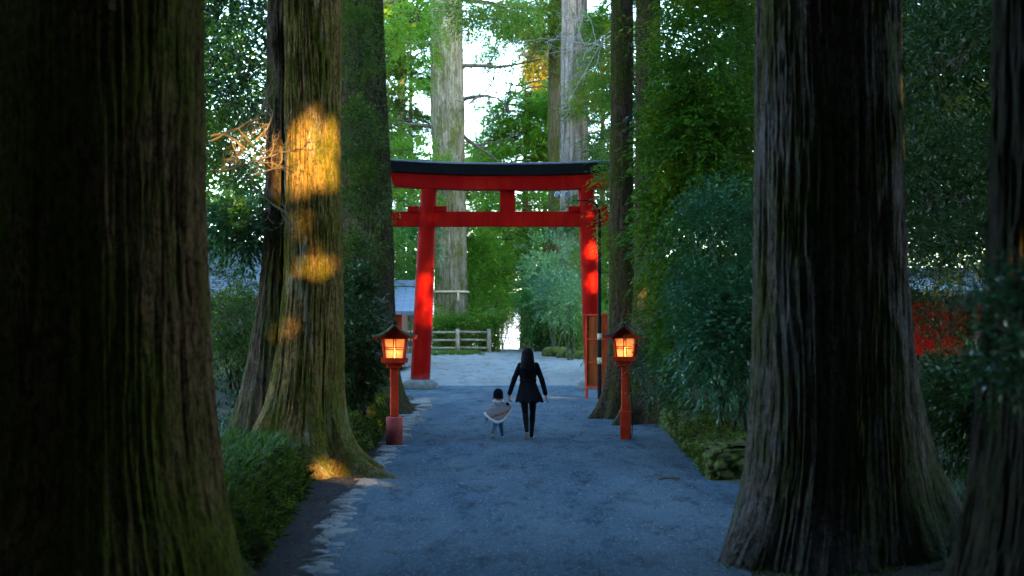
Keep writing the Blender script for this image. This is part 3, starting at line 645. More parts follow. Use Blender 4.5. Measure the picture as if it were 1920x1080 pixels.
# high boughs across the top of the view
rng = np.random.default_rng(5)
for (px, py, Y, rad, m, sd_, lb) in [(930, 15, 58, (2.2, 1.4, 1.0), 'conif', 51, 'leafy cedar bough hanging from the top centre of the frame'),
                               (775, 60, 56, (1.1, 1.4, 2.6), 'bright', 52, 'bright maple bough left of the pale cedar at the top'),
                               (1125, 120, 50, (.8, 1.2, 2.2), 'right', 53, 'broadleaf bough hanging over the right end of the gate'),
                               (1030, 45, 75, (2.0, 1.5, 1.4), 'gold', 54, 'bough coloured sunlit gold near the top between the two far trunks')]:
    c = at(px, py, Y); bush('hanging_bough', lb, 'branch', tuple(c), rad, L[m], sd_, 26, .45, 26, .15, .06, 8, .5, .6, stems=7, z0=c.z+rad[2]*.2, keep=sky_keep)
SG = 'shrubs around the clearing behind the gate'
def shr(px, py, Y, rad, m, seed, label, n=46, **k):
    c = at(px, py, Y); d = dict(cr=.5, per=30, stems=4, ln=.15, wd=.055, leafn=9, stem=.5, group=SG, keep=sky_keep, z0=float(hgt(c.x, Y)))
    d.update(k); return bush('shrub', label, 'shrub', tuple(c), rad, L[m], seed, n, **d)
shr(1000, 225, 80, (1.5, 1.5, 1.6), 'bright', 74, 'bright green crown rising above the gate roof right of centre', 44, cr=.7, per=30, ln=.16, wd=.05, shell=.2)
shr(935, 265, 82, (1.7, 1.5, 1.1), 'bright', 75, 'bright green crown above the gate roof just right of the pale cedar', 44, cr=.7, per=30, ln=.16, wd=.05, shell=.2)
shr(1035, 285, 79, (1.2, 1.2, 1.3), 'conif', 78, 'green crown behind the mossy narrow trunk above the gate roof', 34, cr=.7, per=28, ln=.16, wd=.05, shell=.2)
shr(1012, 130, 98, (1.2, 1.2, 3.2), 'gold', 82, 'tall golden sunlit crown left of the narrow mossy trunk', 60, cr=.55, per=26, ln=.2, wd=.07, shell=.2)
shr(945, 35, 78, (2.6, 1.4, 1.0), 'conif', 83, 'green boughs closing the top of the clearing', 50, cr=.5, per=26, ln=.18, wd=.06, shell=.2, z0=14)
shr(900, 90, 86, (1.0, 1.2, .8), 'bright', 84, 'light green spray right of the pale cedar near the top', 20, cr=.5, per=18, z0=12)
shr(1010, 455, 88, (1.0, 1.0, .8), 'gold', 79, 'foliage coloured sunlit yellow seen under the middle of the tie beam', 24, cr=.5, per=24)
shr(958, 585, 86, (1.0, 1.0, .7), 'gold', 80, 'small shrub coloured sunlit yellow hanging over the bright gap', 14, cr=.4, per=18)
shr(905, 165, 90, (1.0, 1.0, .8), 'conif', 81, 'thin leafy spray against the sky beside the pale cedar', 16, cr=.5, per=12)
shr(930, 470, 84, (2.6, 2.0, 2.0), 'bright', 76, 'mid green foliage seen just under the gate tie beam', 60, cr=.7, per=34, ln=.2, wd=.07)
shr(1195, 300, 40, (.7, .8, 4.2), 'right', 77, 'evergreen leaves filling the gap between the two slender right trunks', 70, cr=.5, per=30, ln=.12, wd=.045)
shr(850, 622, 71, (1.9, 1.2, .95), 'shrub', 61, 'yellow green shrub around the foot of the pale cedar')
shr(905, 560, 74, (1.5, 1.5, 3.4), 'bright', 62, 'tall leafy shrub left of the bright gap')
shr(880, 490, 76, (1.6, 1.5, 2.6), 'shrub', 63, 'leafy shrub above the wooden fence')
shr(928, 622, 70, (.5, .9, .8), 'shrub', 64, 'small bright shrub at the right end of the wooden fence', 20)
shr(1010, 570, 70, (.9, 1.3, 1.9), 'teal', 65, 'blue green bush right of the bright gap')
shr(1040, 500, 66, (1.6, 1.3, 1.6), 'pale', 66, 'pale feathery branches left of the right gate pillar', 50, droop=.1, per=18, cr=.6)
shr(1065, 560, 63, (1.2, 1.0, 1.2), 'pale', 67, 'pale layered shrub behind the right gate pillar', 40, droop=.1, per=20)
shr(1078, 610, 69, (1.0, .9, .8), 'shrub', 68, 'low mossy green shrub above the boulders', 30)
shr(770, 470, 64, (1.3, 1.4, 2.0), 'teal', 69, 'pale green foliage left of the left gate pillar above the roof', 40)
shr(1130, 500, 56, (.9, 1.2, 2.2), 'shrub', 70, 'green shrub between the gate and the slender right trunk', 40)
shr(1135, 615, 54, (.7, .8, .8), 'shrub', 71, 'low shrub beside the stone lantern', 24)
shr(1000, 600, 82, (1.3, 1.4, 2.0), 'teal', 72, 'dark blue green bush behind the right side of the gap')
shr(780, 340, 70, (1.6, 1.4, 2.2), 'bright', 73, 'bright green foliage behind the left end of the gate', 44)
# forest edges (countless)
rng = np.random.default_rng(9)
def mass(name, label, boxes, m, seed, card=.3, lim=None, cw=.12):
    rng = np.random.default_rng(seed); V = []
    for (x0, x1, y0, y1, z0, z1, n) in boxes:
        P = rng.uniform((x0, y0, z0), (x1, y1, z1), (n, 3)); P = P[vn3(P, .45, seed) > .40] if lim is None else P[lim(P)]
        P = np.repeat(P, 6, 0)+rng.normal(0, .3, (len(P)*6, 3)); P = P[beam_keep(P, .12)]
        V.append(leaves(P, rng.normal(0, 1, P.shape)*[1, 1, .5]+[0, 0, -.3], rng.normal(0, .6, P.shape)+[0, 0, 1], card, cw))
    return tag(leafobj(name, V, L[m]), label, kind='stuff')
mass('forest_undergrowth', 'dense leafy wood beyond the left trunks', [(-26, -12, 42, 74, 2, 17, 9000), (-16, -7, 24, 42, 8, 18, 3500), (-15, -7.5, 34, 46, 4.5, 16, 3800)], 'conif', 21)
mass('forest_undergrowth', 'dense leafy wood on the right behind the near trunks', [(12, 28, 30, 66, .5, 17, 11000), (7, 9, 36, 50, 1, 12, 2000), (4.6, 9, 34, 46, 6, 16, 2600), (7, 13, 28, 33, 3.7, 12, 3000), (8.5, 24, 18, 30, 4, 20, 11000), (7, 12, 26, 34, 4.5, 16, 3500)], 'conifd', 22)
mass('far_forest', 'distant wood either side of the lake gap', [(-45, -12, 90, 130, -4, 26, 9000), (12, 45, 90, 130, -4, 26, 9000)], 'conif', 23, .5, cw=.2)

# ------------------------------------------------------------------ middle distance foliage, right side
RG = 'evergreen shrubs above the right wall'
for (px, py, Y, rad, m, sd_, n, lb) in [
 (1330, 90, 24, (1.0, 1.2, 1.5), 'right', 101, 60, 'yellow green evergreen crown at the top right of the gate'),
 (1325, 280, 23.5, (.8, 1.1, 1.2), 'right', 102, 54, 'evergreen foliage halfway up beside the right foreground trunk'),
 (1290, 420, 24.5, (.65, 1.0, 1.1), 'right', 103, 46, 'green leafy boughs left of the right foreground trunk at gate beam height'),
 (1350, 460, 21.5, (.7, .9, 1.0), 'rightlow', 104, 44, 'bluish glossy leaves touching the right foreground trunk'),
 (1310, 570, 24, (.7, .8, .75), 'right', 105, 44, 'green leafy branches above and right of the right lantern roof'),
 (1365, 620, 20.5, (.42, .7, .75), 'rightlow', 106, 34, 'low bluish shrub on the end of the right wall'),
 (1300, 680, 25, (.7, .7, .35), 'rightlow', 108, 22, 'lowest bluish leaves hanging over the right wall top'),
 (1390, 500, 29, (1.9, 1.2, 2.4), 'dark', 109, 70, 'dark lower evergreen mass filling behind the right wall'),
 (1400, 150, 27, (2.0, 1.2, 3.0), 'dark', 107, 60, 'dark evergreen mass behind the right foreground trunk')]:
    c = at(px, py, Y)
    bush('evergreen_shrub', lb, 'shrub', tuple(c), rad, L[m], sd_, n, .32, int(34*(.095/(.075+.02*(sd_ % 4)))**1.3), .075+.02*(sd_ % 4), .028+.008*(sd_ % 4), 9, .46, .6, RG, stems=4, z0=max(.4, c.z-rad[2]*2))
# right of big trunk
for (px, py, Y, rad, m, sd_, n, lb) in [
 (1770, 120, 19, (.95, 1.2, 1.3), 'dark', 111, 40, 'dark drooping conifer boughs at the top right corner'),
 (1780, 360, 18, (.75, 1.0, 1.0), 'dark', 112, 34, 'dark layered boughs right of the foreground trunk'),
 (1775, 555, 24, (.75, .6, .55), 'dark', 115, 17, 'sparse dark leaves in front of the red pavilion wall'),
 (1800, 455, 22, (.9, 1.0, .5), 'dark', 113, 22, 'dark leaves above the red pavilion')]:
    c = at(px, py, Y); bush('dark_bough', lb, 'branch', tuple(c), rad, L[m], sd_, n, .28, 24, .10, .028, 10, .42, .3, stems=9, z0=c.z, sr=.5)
for (px, py, Y, rad, sd_, lb) in [(1890, 580, 6.8, (.2, .3, .16), 121, 'blurred blue green spray of leaves against the right edge trunk'),
                            (1880, 660, 7.0, (.14, .3, .08), 122, 'lower blurred spray of leaves at the right edge')]:
    c = at(px, py, Y); bush('leaf_spray', lb, 'branch', tuple(c), rad, L['rightlow'], sd_, 8, .09, 9, .06, .02, 9, .17, .3, stems=3, z0=c.z, sr=.2)
# ------------------------------------------------------------------ middle distance foliage, left side
for (px, py, Y, rad, m, sd_, n, ln, lb) in [
 (450, 90, 24, (.8, 1.0, 1.2), 'dark', 131, 34, .09, 'dark leafy boughs between the two nearest left trunks at the top'),
 (440, 290, 27, (.7, 1.0, .9), 'moss', 132, 22, .09, 'olive boughs behind the sunlit dead twigs'),
 (455, 420, 20, (.5, .6, .28), 'rightlow', 133, 20, .10, 'blue green leafy branch crossing the second left trunk'),
 (430, 600, 26, (.6, .8, .6), 'moss', 134, 22, .08, 'mossy green bush below the grey roof'),
 (668, 90, 29, (.42, .7, 1.1), 'moss', 135, 18, .075, 'fine yellow green boughs near the top of the third left trunk'),
 (665, 240, 28.5, (.36, .6, .6), 'moss', 136, 14, .075, 'fine green spray across the third left trunk above the gate beam'),
 (690, 360, 28.5, (.42, .6, .55), 'moss', 137, 13, .075, 'fine green spray reaching toward the left end of the gate'),
 (665, 470, 27, (.3, .5, .4), 'moss', 138, 14, .075, 'small green spray low on the third left trunk')]:
    c = at(px, py, Y); bush('leafy_bough', lb, 'branch', tuple(c), rad, L[m], sd_, n, .24, 26, ln, ln*.4, 9, .3, .35, stems=7, z0=c.z-rad[2]*.3, sr=.45)
c = at(678, 610, 25.5)
bush('narrow_leaf_shrub', 'dark shrub of long pointed leaves behind the left lantern', 'shrub', (c.x-.1, c.y, 1.75), (.5, 1.5, 1.25), L['dark'], 141, 70, .22, 30, .15, .028, 9, .2, .3, stems=12, z0=.45, shell=.4)
for (px, py, Y, rad, sd_, lb) in [(440, 640, 30, (1.3, 1.0, .9), 151, 'rounded dark bush on the left bank behind the second left trunk'), (380, 560, 33, (1.6, 1, 1.2), 152, 'dark bush under the pale blue storehouse roof'),
                            (1745, 740, 20, (1.0, .8, .4), 153, 'low dark bush between the right trunks'), (1850, 740, 16, (.7, .8, .4), 154, 'low dark bush beside the right edge trunk'),
                            (1700, 800, 24, (1.2, 1.0, .5), 156, 'dark scrub behind the right foreground trunk')]:
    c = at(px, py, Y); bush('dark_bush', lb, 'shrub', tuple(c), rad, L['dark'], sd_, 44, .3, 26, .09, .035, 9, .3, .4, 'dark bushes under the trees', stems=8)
# dead twigs lit by the sun
rng = np.random.default_rng(77); paths = []
for (px, py, dx, dz, ln) in [(395, 265, 1, .05, .9), (395, 255, 1, .4, .8), (400, 320, 1, -.1, .95), (460, 335, 1, .5, .5), (480, 262, 1, .5, .45), (470, 350, 1, -.2, .6)]:
    c = at(px, py, 17.6); limbset(paths, (c.x, c.y, c.z), (dx, .05, dz), ln, .016, rng, 3, .34, .1, 4)
V, Q = tubes(paths, 5); o_ = np.array(at(395, 300, 17.6)); tag(link('dead_branch', np_mesh('dead_branch', V-o_, Q), M['twig'], None, True, o_), 'bare tangled twigs lit gold beside the second left trunk', 'branch')
paths = []
for (px, py, dx, dz, ln) in [(1150, 88, -1, .1, 2.2), (1160, 60, -1, .0, 2.0), (1165, 50, -1, -.1, 2.3)]:
    c = at(px, py, 44); limbset(paths, (c.x, c.y, c.z), (dx, .05, dz), ln, .022, rng, 3, .35, 0, 4)
V, Q = tubes(paths, 5); o_ = np.array(at(1150, 88, 44)); tag(link('bare_branch', np_mesh('bare_branch', V-o_, Q), plain('pale_twig', (.4, .36, .3), .8), None, True, o_), 'pale leafless branch reaching left above the gate', 'branch')

# ------------------------------------------------------------------ grass and ground cover
def blades(name, label, area, n, seed, h=.3, wd=.018, m='grass', zoff=0):
    rng = np.random.default_rng(seed); x0, x1, y0, y1 = area
    c = rng.uniform((x0, y0), (x1, y1), (n//14, 2)); P = np.repeat(c, 14, 0)+rng.normal(0, .05, (n//14*14, 2)); n = len(P)
    z = hgt(P[:, 0], P[:, 1])+zoff; a = rng.uniform(0, 2*np.pi, n); hh = h*rng.uniform(.5, 1.2, n); le = rng.uniform(.4, 1.3, n)
    d = np.stack([np.cos(a), np.sin(a)], 1); s = np.stack([-np.sin(a), np.cos(a)], 1); V = np.zeros((n, 4, 2, 3))
    for i, f in enumerate((0, .35, .7, 1)):
        zz = z+hh*(f-.55*f*f*le); rr_ = hh*le*f*f*.9+.15*hh*f; ww = wd*(1, .95, .7, .08)[i]
        for j, sg in enumerate((-1, 1)):
            V[:, i, j, 0] = P[:, 0]+d[:, 0]*rr_+s[:, 0]*ww*.5*sg; V[:, i, j, 1] = P[:, 1]+d[:, 1]*rr_+s[:, 1]*ww*.5*sg; V[:, i, j, 2] = zz
    b0 = np.arange(n)[:, None]*8; Q = np.concatenate([b0+np.array([2*i, 2*i+1, 2*i+3, 2*i+2]) for i in range(3)])
    return tag(link(name, np_mesh(name, V.reshape(-1, 3), Q), L[m]), label, kind='stuff')
blades('grass', 'strap leaved grass on top of the left mossy wall', (-4.2, -2.75, 13.2, 18.6), 3400, 1, .34, .02)
blades('grass', 'dark grass at the lower left corner', (-3.6, -2.4, 7.4, 12.8), 1400, 2, .22, .012, 'dark')
blades('grass', 'low grass along the foot of the wooden fence', (-9, -1.4, 66.5, 69), 2600, 3, .3, .03, 'shrub')
blades('ground_cover', 'dark tufts among the roots at the lower right', (3.3, 8.0, 9.5, 18), 9000, 4, .24, .014, 'dark')
blades('ground_cover', 'sparse moss and tufts round the foot of the right foreground trunk', (1.75, 3.8, 10.4, 12.2), 1600, 14, .07, .01, 'moss')
blades('ground_cover', 'small plants on top of the right wall', (2.8, 5.5, 18.7, 28.5), 1500, 5, .12, .014, 'moss')
def litter():
    rng = np.random.default_rng(8); n = 9000
    y = 10.5+26*rng.random(n)**1.6; x = rng.uniform(-1.6, 2.3, n)+np.where(y > 18, .2, 0); k = (x > xe(y)-.02) & (x < np.interp(y, [10, 18, 29], [1.75, 2.45, 2.9])); x = x[k]; y = y[k]; n = len(x)
    r = rng.uniform(.003, .010, n)*(1+y*.02); o6 = np.array([(1, 0, 0), (0, 1, 0), (-1, 0, 0), (0, -1, 0), (0, 0, .7), (0, 0, -.3)])
    V = np.stack([x, y, hgt(x, y)+.018], 1)[:, None]+o6[None]*r[:, None, None]*rng.uniform(.6, 1.3, (n, 1, 3)); f = np.array([(0, 1, 4), (1, 2, 4), (2, 3, 4), (3, 0, 4)])
    Q = (np.arange(n)[:, None, None]*6+f[None]).reshape(-1, 3); tag(link('gravel', np_mesh('gravel', V.reshape(-1, 3), Q), plain('loose_pebbles', (.2, .24, .28), .9, .3, 40, 0)), 'loose pebbles scattered over the path', kind='stuff')
    n = 4200; y = rng.uniform(10.5, 38, n); e = rng.random(n); x = np.where(e < .55, xe(y)-.05-np.abs(rng.normal(0, .28, n)), np.where(e < .8, np.interp(y, [10, 18, 29, 38], [1.75, 2.45, 2.95, 3.2])-np.abs(rng.normal(0, .3, n)), rng.uniform(-1.8, 2.4, n)))
    P = np.stack([x, y, hgt(x, y)+.03], 1); D = rng.normal(0, 1, P.shape)*[1, 1, .12]; Nn = rng.normal(0, .3, P.shape)+[0, 0, 1]
    tag(leafobj('leaf_litter', [leaves(P, D, Nn, rng.uniform(.02, .07, n), .012)], L['litter']), 'fallen brown needles and leaves gathered along the path edges', kind='stuff')
litter()
def wall_cover(label, xf, y0, y1, h, sgn, n, seed, lean=.26, um=2.1):
    rng = np.random.default_rng(seed); y = rng.uniform(y0, y1, n); u = rng.random(n)*um; k = vn3(np.stack([y, u, u], 1), 1.8, seed) > .40; y = y[k]; u = u[k]; n = len(y)
    f = np.minimum(u, 1); back = np.maximum(u-1, 0)*.6
    P = np.stack([xf(y)-sgn*(-.05+lean*f**1.5+back), y, f*h*.86+back*.1+.03], 1); D = np.stack([sgn*rng.uniform(0, 1, n), rng.normal(0, .7, n), rng.uniform(-1.0, .9, n)], 1)
    V = []; big = rng.random(n) < .12
    for j in range(5): V.append(leaves(P+rng.normal(0, .025, P.shape), D+rng.normal(0, .5, P.shape), rng.normal(0, .5, P.shape)+[sgn*.6, 0, .8], rng.uniform(.02, .06, n)*np.where(big, 3 if lean > .1 else 1, 1), np.where(big, .03, .016)))
    tag(leafobj('ground_cover', V, L['mosswall']), label, kind='stuff')
wall_cover('ferny moss growing over the near left wall', xl, 11, 17.8, .56, 1, 5200, 31)
wall_cover('moss and small ferns on the wall behind the left lantern', xl, 20.6, 31, .56, 1, 4200, 32)
wall_cover('moss tufts hanging over the right wall', lambda y: np.interp(y, [18.4, 20, 24, 29], [2.56, 2.66, 2.85, 3.1]), 18.5, 28.5, .56, -1, 2600, 33, .05, 1.9)
blades('grass', 'drooping grass along the top edge of the near left wall', (-2.95, -2.55, 13, 17.9), 900, 6, .26, .014)
blades('ground_cover', 'low plants on the bank behind the left lantern', (-4.2, -2.7, 20.5, 31), 2200, 7, .2, .016, 'dark')
blades('ground_cover', 'dark plants on the left bank behind the cedars', (-9, -4, 18, 40), 6000, 8, .3, .02, 'dark')
blades('ground_cover', 'dark plants on the right bank behind the foreground trunk', (4, 11, 16, 36), 7000, 9, .3, .02, 'dark')

# ------------------------------------------------------------------ unseen wood added behind the viewer to shape the sunlight
def wood():
    rng = np.random.default_rng(99); n = 44000
    P = rng.uniform((-14, -16, -.5), (44, -6, 42), (n, 3))
    P = P[P[:, 2] < 42-3*vn3(P, .2, 3)*2]; far = beam_keep(P, .8); B_ = np.repeat(P[~far], 13, 0); B_ = B_+rng.normal(0, .45, B_.shape); B_ = B_[beam_keep(B_, .09)]; P = P[far]; V = []
    for P, c in ((P, 1.1), (B_, .3)):
        D = rng.normal(0, 1, P.shape); N_ = np.array(SUN)+rng.normal(0, .35, P.shape)
        D = norm(D-(D@np.array(SUN))[:, None]*np.array(SUN)); V.append(leaves(P-D*c*.5, D, N_, c, c*.9, .1))
    tag(leafobj('added_shade_canopy', V, L['canopy']), 'unseen dense wood added behind the viewer to block and shape the sunlight', kind='stuff')
wood()
def canopy(name, label, boxes, seed, card=.8):  # unseen leaves added to shade the near scene, kept outside the frame
    V = []
    for k, (x0, x1, y0, y1, z0, z1, n) in enumerate(boxes):
        rng = np.random.default_rng(seed+k); P = rng.uniform((x0, y0, z0), (x1, y1, z1), (n, 3)); P = P[vn3(P, .35, seed) > .36]
        P = np.repeat(P, 3, 0)+rng.normal(0, .5, (len(P)*3, 3)); P = P[beam_keep(P, .35)]
        q = leaves(P, rng.normal(0, 1, P.shape), rng.normal(0, .7, P.shape)+[0, 0, .7], card, card*.6).reshape(-1, 4, 3)
        kk = (((q[:, :, 0]*F/np.maximum(q[:, :, 1], .1)).__abs__().min(1) > 980) | (q[:, :, 2]-CAMZ > 640*np.maximum(q[:, :, 1], 0)/F).all(1) | (q[:, :, 1].max(1) < 3))
        V.append(q[kk].reshape(-1, 3))
    tag(leafobj(name, V, L['canopy']), label, kind='stuff')
canopy('added_shade_canopy', 'unseen leaf canopy added over and beside the near path to shade it', [(-16, -7.0, -12, 14, 0, 18, 5000), (7, 18, -12, 12, 0, 18, 3500), (-9, -1.6, -6, 12, 12, 18, 700), (1.6, 9, -6, 12, 12, 18, 900), (-9, -1, -6, 2, 10, 15, 400), (-1, 9, -6, 4, 9, 15, 800)], 500)

# ------------------------------------------------------------------ torii gate
TX, TY = -.146, 47.0
tor = empty('torii_gate', (TX, TY, 0), 0, 'large vermilion shrine gate with black curved roof beam spanning the path', 'gate')
for s in (-1, 1):
    x0, x1 = s*2.89, s*2.6; bm = bmesh.new(); seg = 40; prev = None
    for z in np.linspace(.2, 6.62, 30):
        f = (z-.2)/6.42; r = .325-.055*f+.012*math.sin(f*math.pi); x = x0+(x1-x0)*f
        ring = [bm.verts.new((x+r*math.cos(a), r*math.sin(a), z)) for a in np.arange(seg)*2*math.pi/seg]
        if prev:
            for i in range(seg): bm.faces.new((prev[i], prev[(i+1) % seg], ring[(i+1) % seg], ring[i]))
        prev = ring
    ob('pillar', bm, M['red'], tor, True)
    bm = bmesh.new(); lathe(bm, [(.60, -.05), (.62, .08), (.59, .2), (.5, .28), (.4, .325), (.0001, .33)], (x0, 0, 0), 36); ob('base_stone', bm, M['stone'], tor, True)
def beam(name, zb, zt, hb, ht, yd, rise, m, bev=.015, lift=0):
    bm = bmesh.new(); n = 33; rings = []
    for i in range(n):
        u = -1+2*i/(n-1); c = rise*abs(u)**2.4
        rings.append([bm.verts.new(q) for q in ((u*hb, -yd, zb+c), (u*hb, yd, zb+c), (u*ht, yd+lift, zt+c*1.0), (u*ht, -yd-lift, zt+c*1.0))])
    for a, b_ in zip(rings, rings[1:]):
        for k in range(4): bm.faces.new((a[k], b_[k], b_[(k+1) % 4], a[(k+1) % 4]))
    bm.faces.new(rings[0]); bm.faces.new(list(reversed(rings[-1]))); return ob(name, bm, m, tor, False, bev)
beam('lower_roof_beam', 6.57, 7.04, 3.78, 3.86, .24, .12, M['red'])
beam('black_roof_beam', 7.045, 7.38, 3.9, 4.0, .33, .14, M['black'], lift=.06)
beam('roof_cap', 7.385, 7.45, 4.04, 4.05, .42, .15, M['copper'], .01)
bm = bmesh.new(); box(bm, (0, 0, 5.62), (7.7, .22, .5), bev=.015); ob('tie_beam', bm, M['red'], tor)
bm = bmesh.new(); box(bm, (0, 0, 6.22), (.5, .2, .70), bev=.012); ob('centre_strut', bm, M['red'], tor)
for s in (-1, 1):
    for d in (-1, 1):
        bm = bmesh.new(); xc = s*2.645+d*.46; 
        box(bm, (xc, 0, 5.955), (.36, .30, .18), bev=.008); ob('wedge', bm, M['red'], tor)

# ------------------------------------------------------------------ lanterns
def lantern(loc, rz, label, roundbase, roofm):
    t = empty('lantern_post', loc, rz, label, 'lantern', 'lit lanterns either side of the path')
    H0 = 1.42
    bm = bmesh.new()
    if roundbase: lathe(bm, [(.142, -.02), (.142, .47), (.136, .485), (.0001, .49)], seg=36)
    else: box(bm, (0, 0, .235), (.185, .185, .51), bev=.01); box(bm, (0, 0, .497), (.215, .215, .022), bev=.004)
    ob('base', bm, M['redold'] if roundbase else M['red2'], t, roundbase)
    bm = bmesh.new(); box(bm, (0, 0, .93), (.145, .145, .88), bev=.018); ob('shaft', bm, M['red2'], t)
    bm = bmesh.new(); box(bm, (0, 0, 1.335), (.26, .26, .06), bev=.01); box(bm, (0, 0, 1.385), (.34, .34, .035), bev=.008); box(bm, (0, 0, 1.43), (.44, .44, .055), bev=.006)
    box(bm, (0, -.215, 1.468), (.44, .02, .03)); box(bm, (0, .215, 1.468), (.44, .02, .03)); box(bm, (-.215, 0, 1.468), (.02, .40, .03)); box(bm, (.215, 0, 1.468), (.02, .40, .03))
    ob('tray', bm, M['red2'], t)
    # tapered head: corner posts, paper panels with a cross of bars
    zb, zt, wb, wt = 1.46, 1.80, .155, .195
    bm = bmesh.new()
    for sx in (-1, 1):
        for sy in (-1, 1):
            p0 = Vector((sx*wb, sy*wb, zb)); p1 = Vector((sx*wt, sy*wt, zt)); d = p1-p0
            box(bm, (p0+p1)/2, (.038, .038, d.length), rot=d.to_track_quat('Z', 'Y').to_matrix())
    box(bm, (0, 0, zt+.025), (.45, .45, .05)); ob('head_frame', bm, M['red2'], t)
    for k in range(4):
        rot = Matrix.Rotation(k*math.pi/2, 3, 'Z'); bm = bmesh.new()
        q = [rot @ Vector(v) for v in ((-wb, -wb+.008, zb), (wb, -wb+.008, zb), (wt, -wt+.008, zt), (-wt, -wt+.008, zt))]
        q2 = [rot @ Vector(v) for v in ((-wb, -wb+.012, zb), (wb, -wb+.012, zb), (wt, -wt+.012, zt), (-wt, -wt+.012, zt))]
        a = [bm.verts.new(v) for v in q]; b_ = [bm.verts.new(v) for v in q2]; bm.faces.new(a); bm.faces.new(list(reversed(b_)))
        for i in range(4): bm.faces.new((a[i], b_[i], b_[(i+1) % 4], a[(i+1) % 4]))
        pn = ob('paper_panel', bm, M['paper'], t)
        bm = bmesh.new(); zm = (zb+zt)/2+.01; wm = (wb+wt)/2
        for dx in (-.02, .02): box(bm, rot @ Vector((dx, -wm-.004, zm)), (.018, .018, zt-zb), rot=rot @ Matrix.Rotation(math.atan2(wt-wb, zt-zb), 3, 'X'))
        for dz in (-.016, .016): box(bm, rot @ Vector((0, -wm-.006, zm+dz)), (2*wm-.02, .016, .016), rot=rot)
        ob('glazing_bars', bm, M['red2'], pn)
    bm = bmesh.new(); ball(bm, (0, 0, 1.635), (.03, .03, .036), 2); cyl(bm, (0, 0, 1.47), (0, 0, 1.6), .012); ob('bulb', bm, M['bulb'], t, True)
    # curved gable roof, ridge along the viewing axis
    n = 14; bm = bmesh.new(); bu = bmesh.new(); 
    def prof(u): return 2.075-.26*abs(u)**.8+.0*abs(u)
    for target, dz0, th, ext, y_ in ((bm, 0, .03, 1.0, .34), (bu, -.034, .03, .97, .32)):
        rings = []
        for i in range(2*n+1):
            u = -1+i/n; x = u*.375*ext; z = 2.06-.245*abs(u)+.07*(abs(u)**2-abs(u))*-1*0+.05*abs(u)**3-.03*math.sin(abs(u)*math.pi)+dz0
            rings.append([target.verts.new(v) for v in ((x, -y_, z), (x, y_, z), (x, y_, z-th), (x, -y_, z-th))])
        for a, b_ in zip(rings, rings[1:]):
            for k in range(4): target.faces.new((a[k], b_[k], b_[(k+1) % 4], a[(k+1) % 4]))
        target.faces.new(rings[0]); target.faces.new(list(reversed(rings[-1])))
    rf = ob('roof', bm, roofm, t); ob('soffit', bu, M['red2'], rf)
    bm = bmesh.new(); box(bm, (0, 0, 2.075), (.06, .74, .06), bev=.012); ob('ridge', bm, M['black'], rf)
    for sy in (-1, 1):
        bm = bmesh.new(); a = [bm.verts.new((x, sy*.2, z)) for x, z in ((-.235, 1.85), (.235, 1.85), (.12, 1.925), (0, 1.99), (-.12, 1.925))]
        b_ = [bm.verts.new((v.co.x, v.co.y-sy*.02, v.co.z)) for v in a]; bm.faces.new(a); bm.faces.new(list(reversed(b_)))
        for i in range(5): bm.faces.new((a[i], b_[i], b_[(i+1) % 5], a[(i+1) % 5]))
        ob('gable_board', bm, M['red2'], t)
    ld = bpy.data.lights.new('lantern_light', 'POINT'); ld.energy = .13; ld.color = (1, .66, .34); ld.shadow_soft_size = .04
    lo = bpy.data.objects.new('lantern_light', ld); C.objects.link(lo); lo.parent = t; lo.location = (0, 0, 1.66)
    return t
m, t_, b = nmat('lantern_paper'); n_ = tnoise(t_, 9, detail=4)
c = ramp(t_, n_.outputs[0], [(.3, (.5, .38, .25)), (.7, (.78, .66, .50))]).outputs[0]
t_.links.new(c, b.inputs['Base Color']); b.inputs['Roughness'].default_value = .7
tr = t_.nodes.new('ShaderNodeBsdfTranslucent'); t_.links.new(c, tr.inputs[0]); tp = t_.nodes.new('ShaderNodeBsdfTransparent'); tp.inputs[0].default_value = (1, .7, .4, 1)
ms = t_.nodes.new('ShaderNodeMixShader'); ms.inputs[0].default_value = .55; t_.links.new(b.outputs[0], ms.inputs[1]); t_.links.new(tr.outputs[0], ms.inputs[2])
m2 = t_.nodes.new('ShaderNodeMixShader'); m2.inputs[0].default_value = .3; t_.links.new(ms.outputs[0], m2.inputs[1]); t_.links.new(tp.outputs[0], m2.inputs[2])
t_.links.new(m2.outputs[0], t_.nodes['Material Output'].inputs[0]); M['paper'] = m
lantern((-1.985, 24.0, 0), R(6), 'lit red lantern on a round dull base left of the path', True, M['copgreen'])
lr = lantern((2.02, 25.3, 0), R(-8), 'lit red lantern on a square post right of the path', False, M['copblue'])
V, Q = tubes([(np.array([(.1, -.07, 1.33), (.095, -.03, .9), (.12, -.05, .55), (.125, -.06, .3), (.12, -.05, .1), (.08, -.1, .02)]), [.008]*6)], 6); link('power_cable', np_mesh('power_cable', V, Q), M['pole'], lr, True)

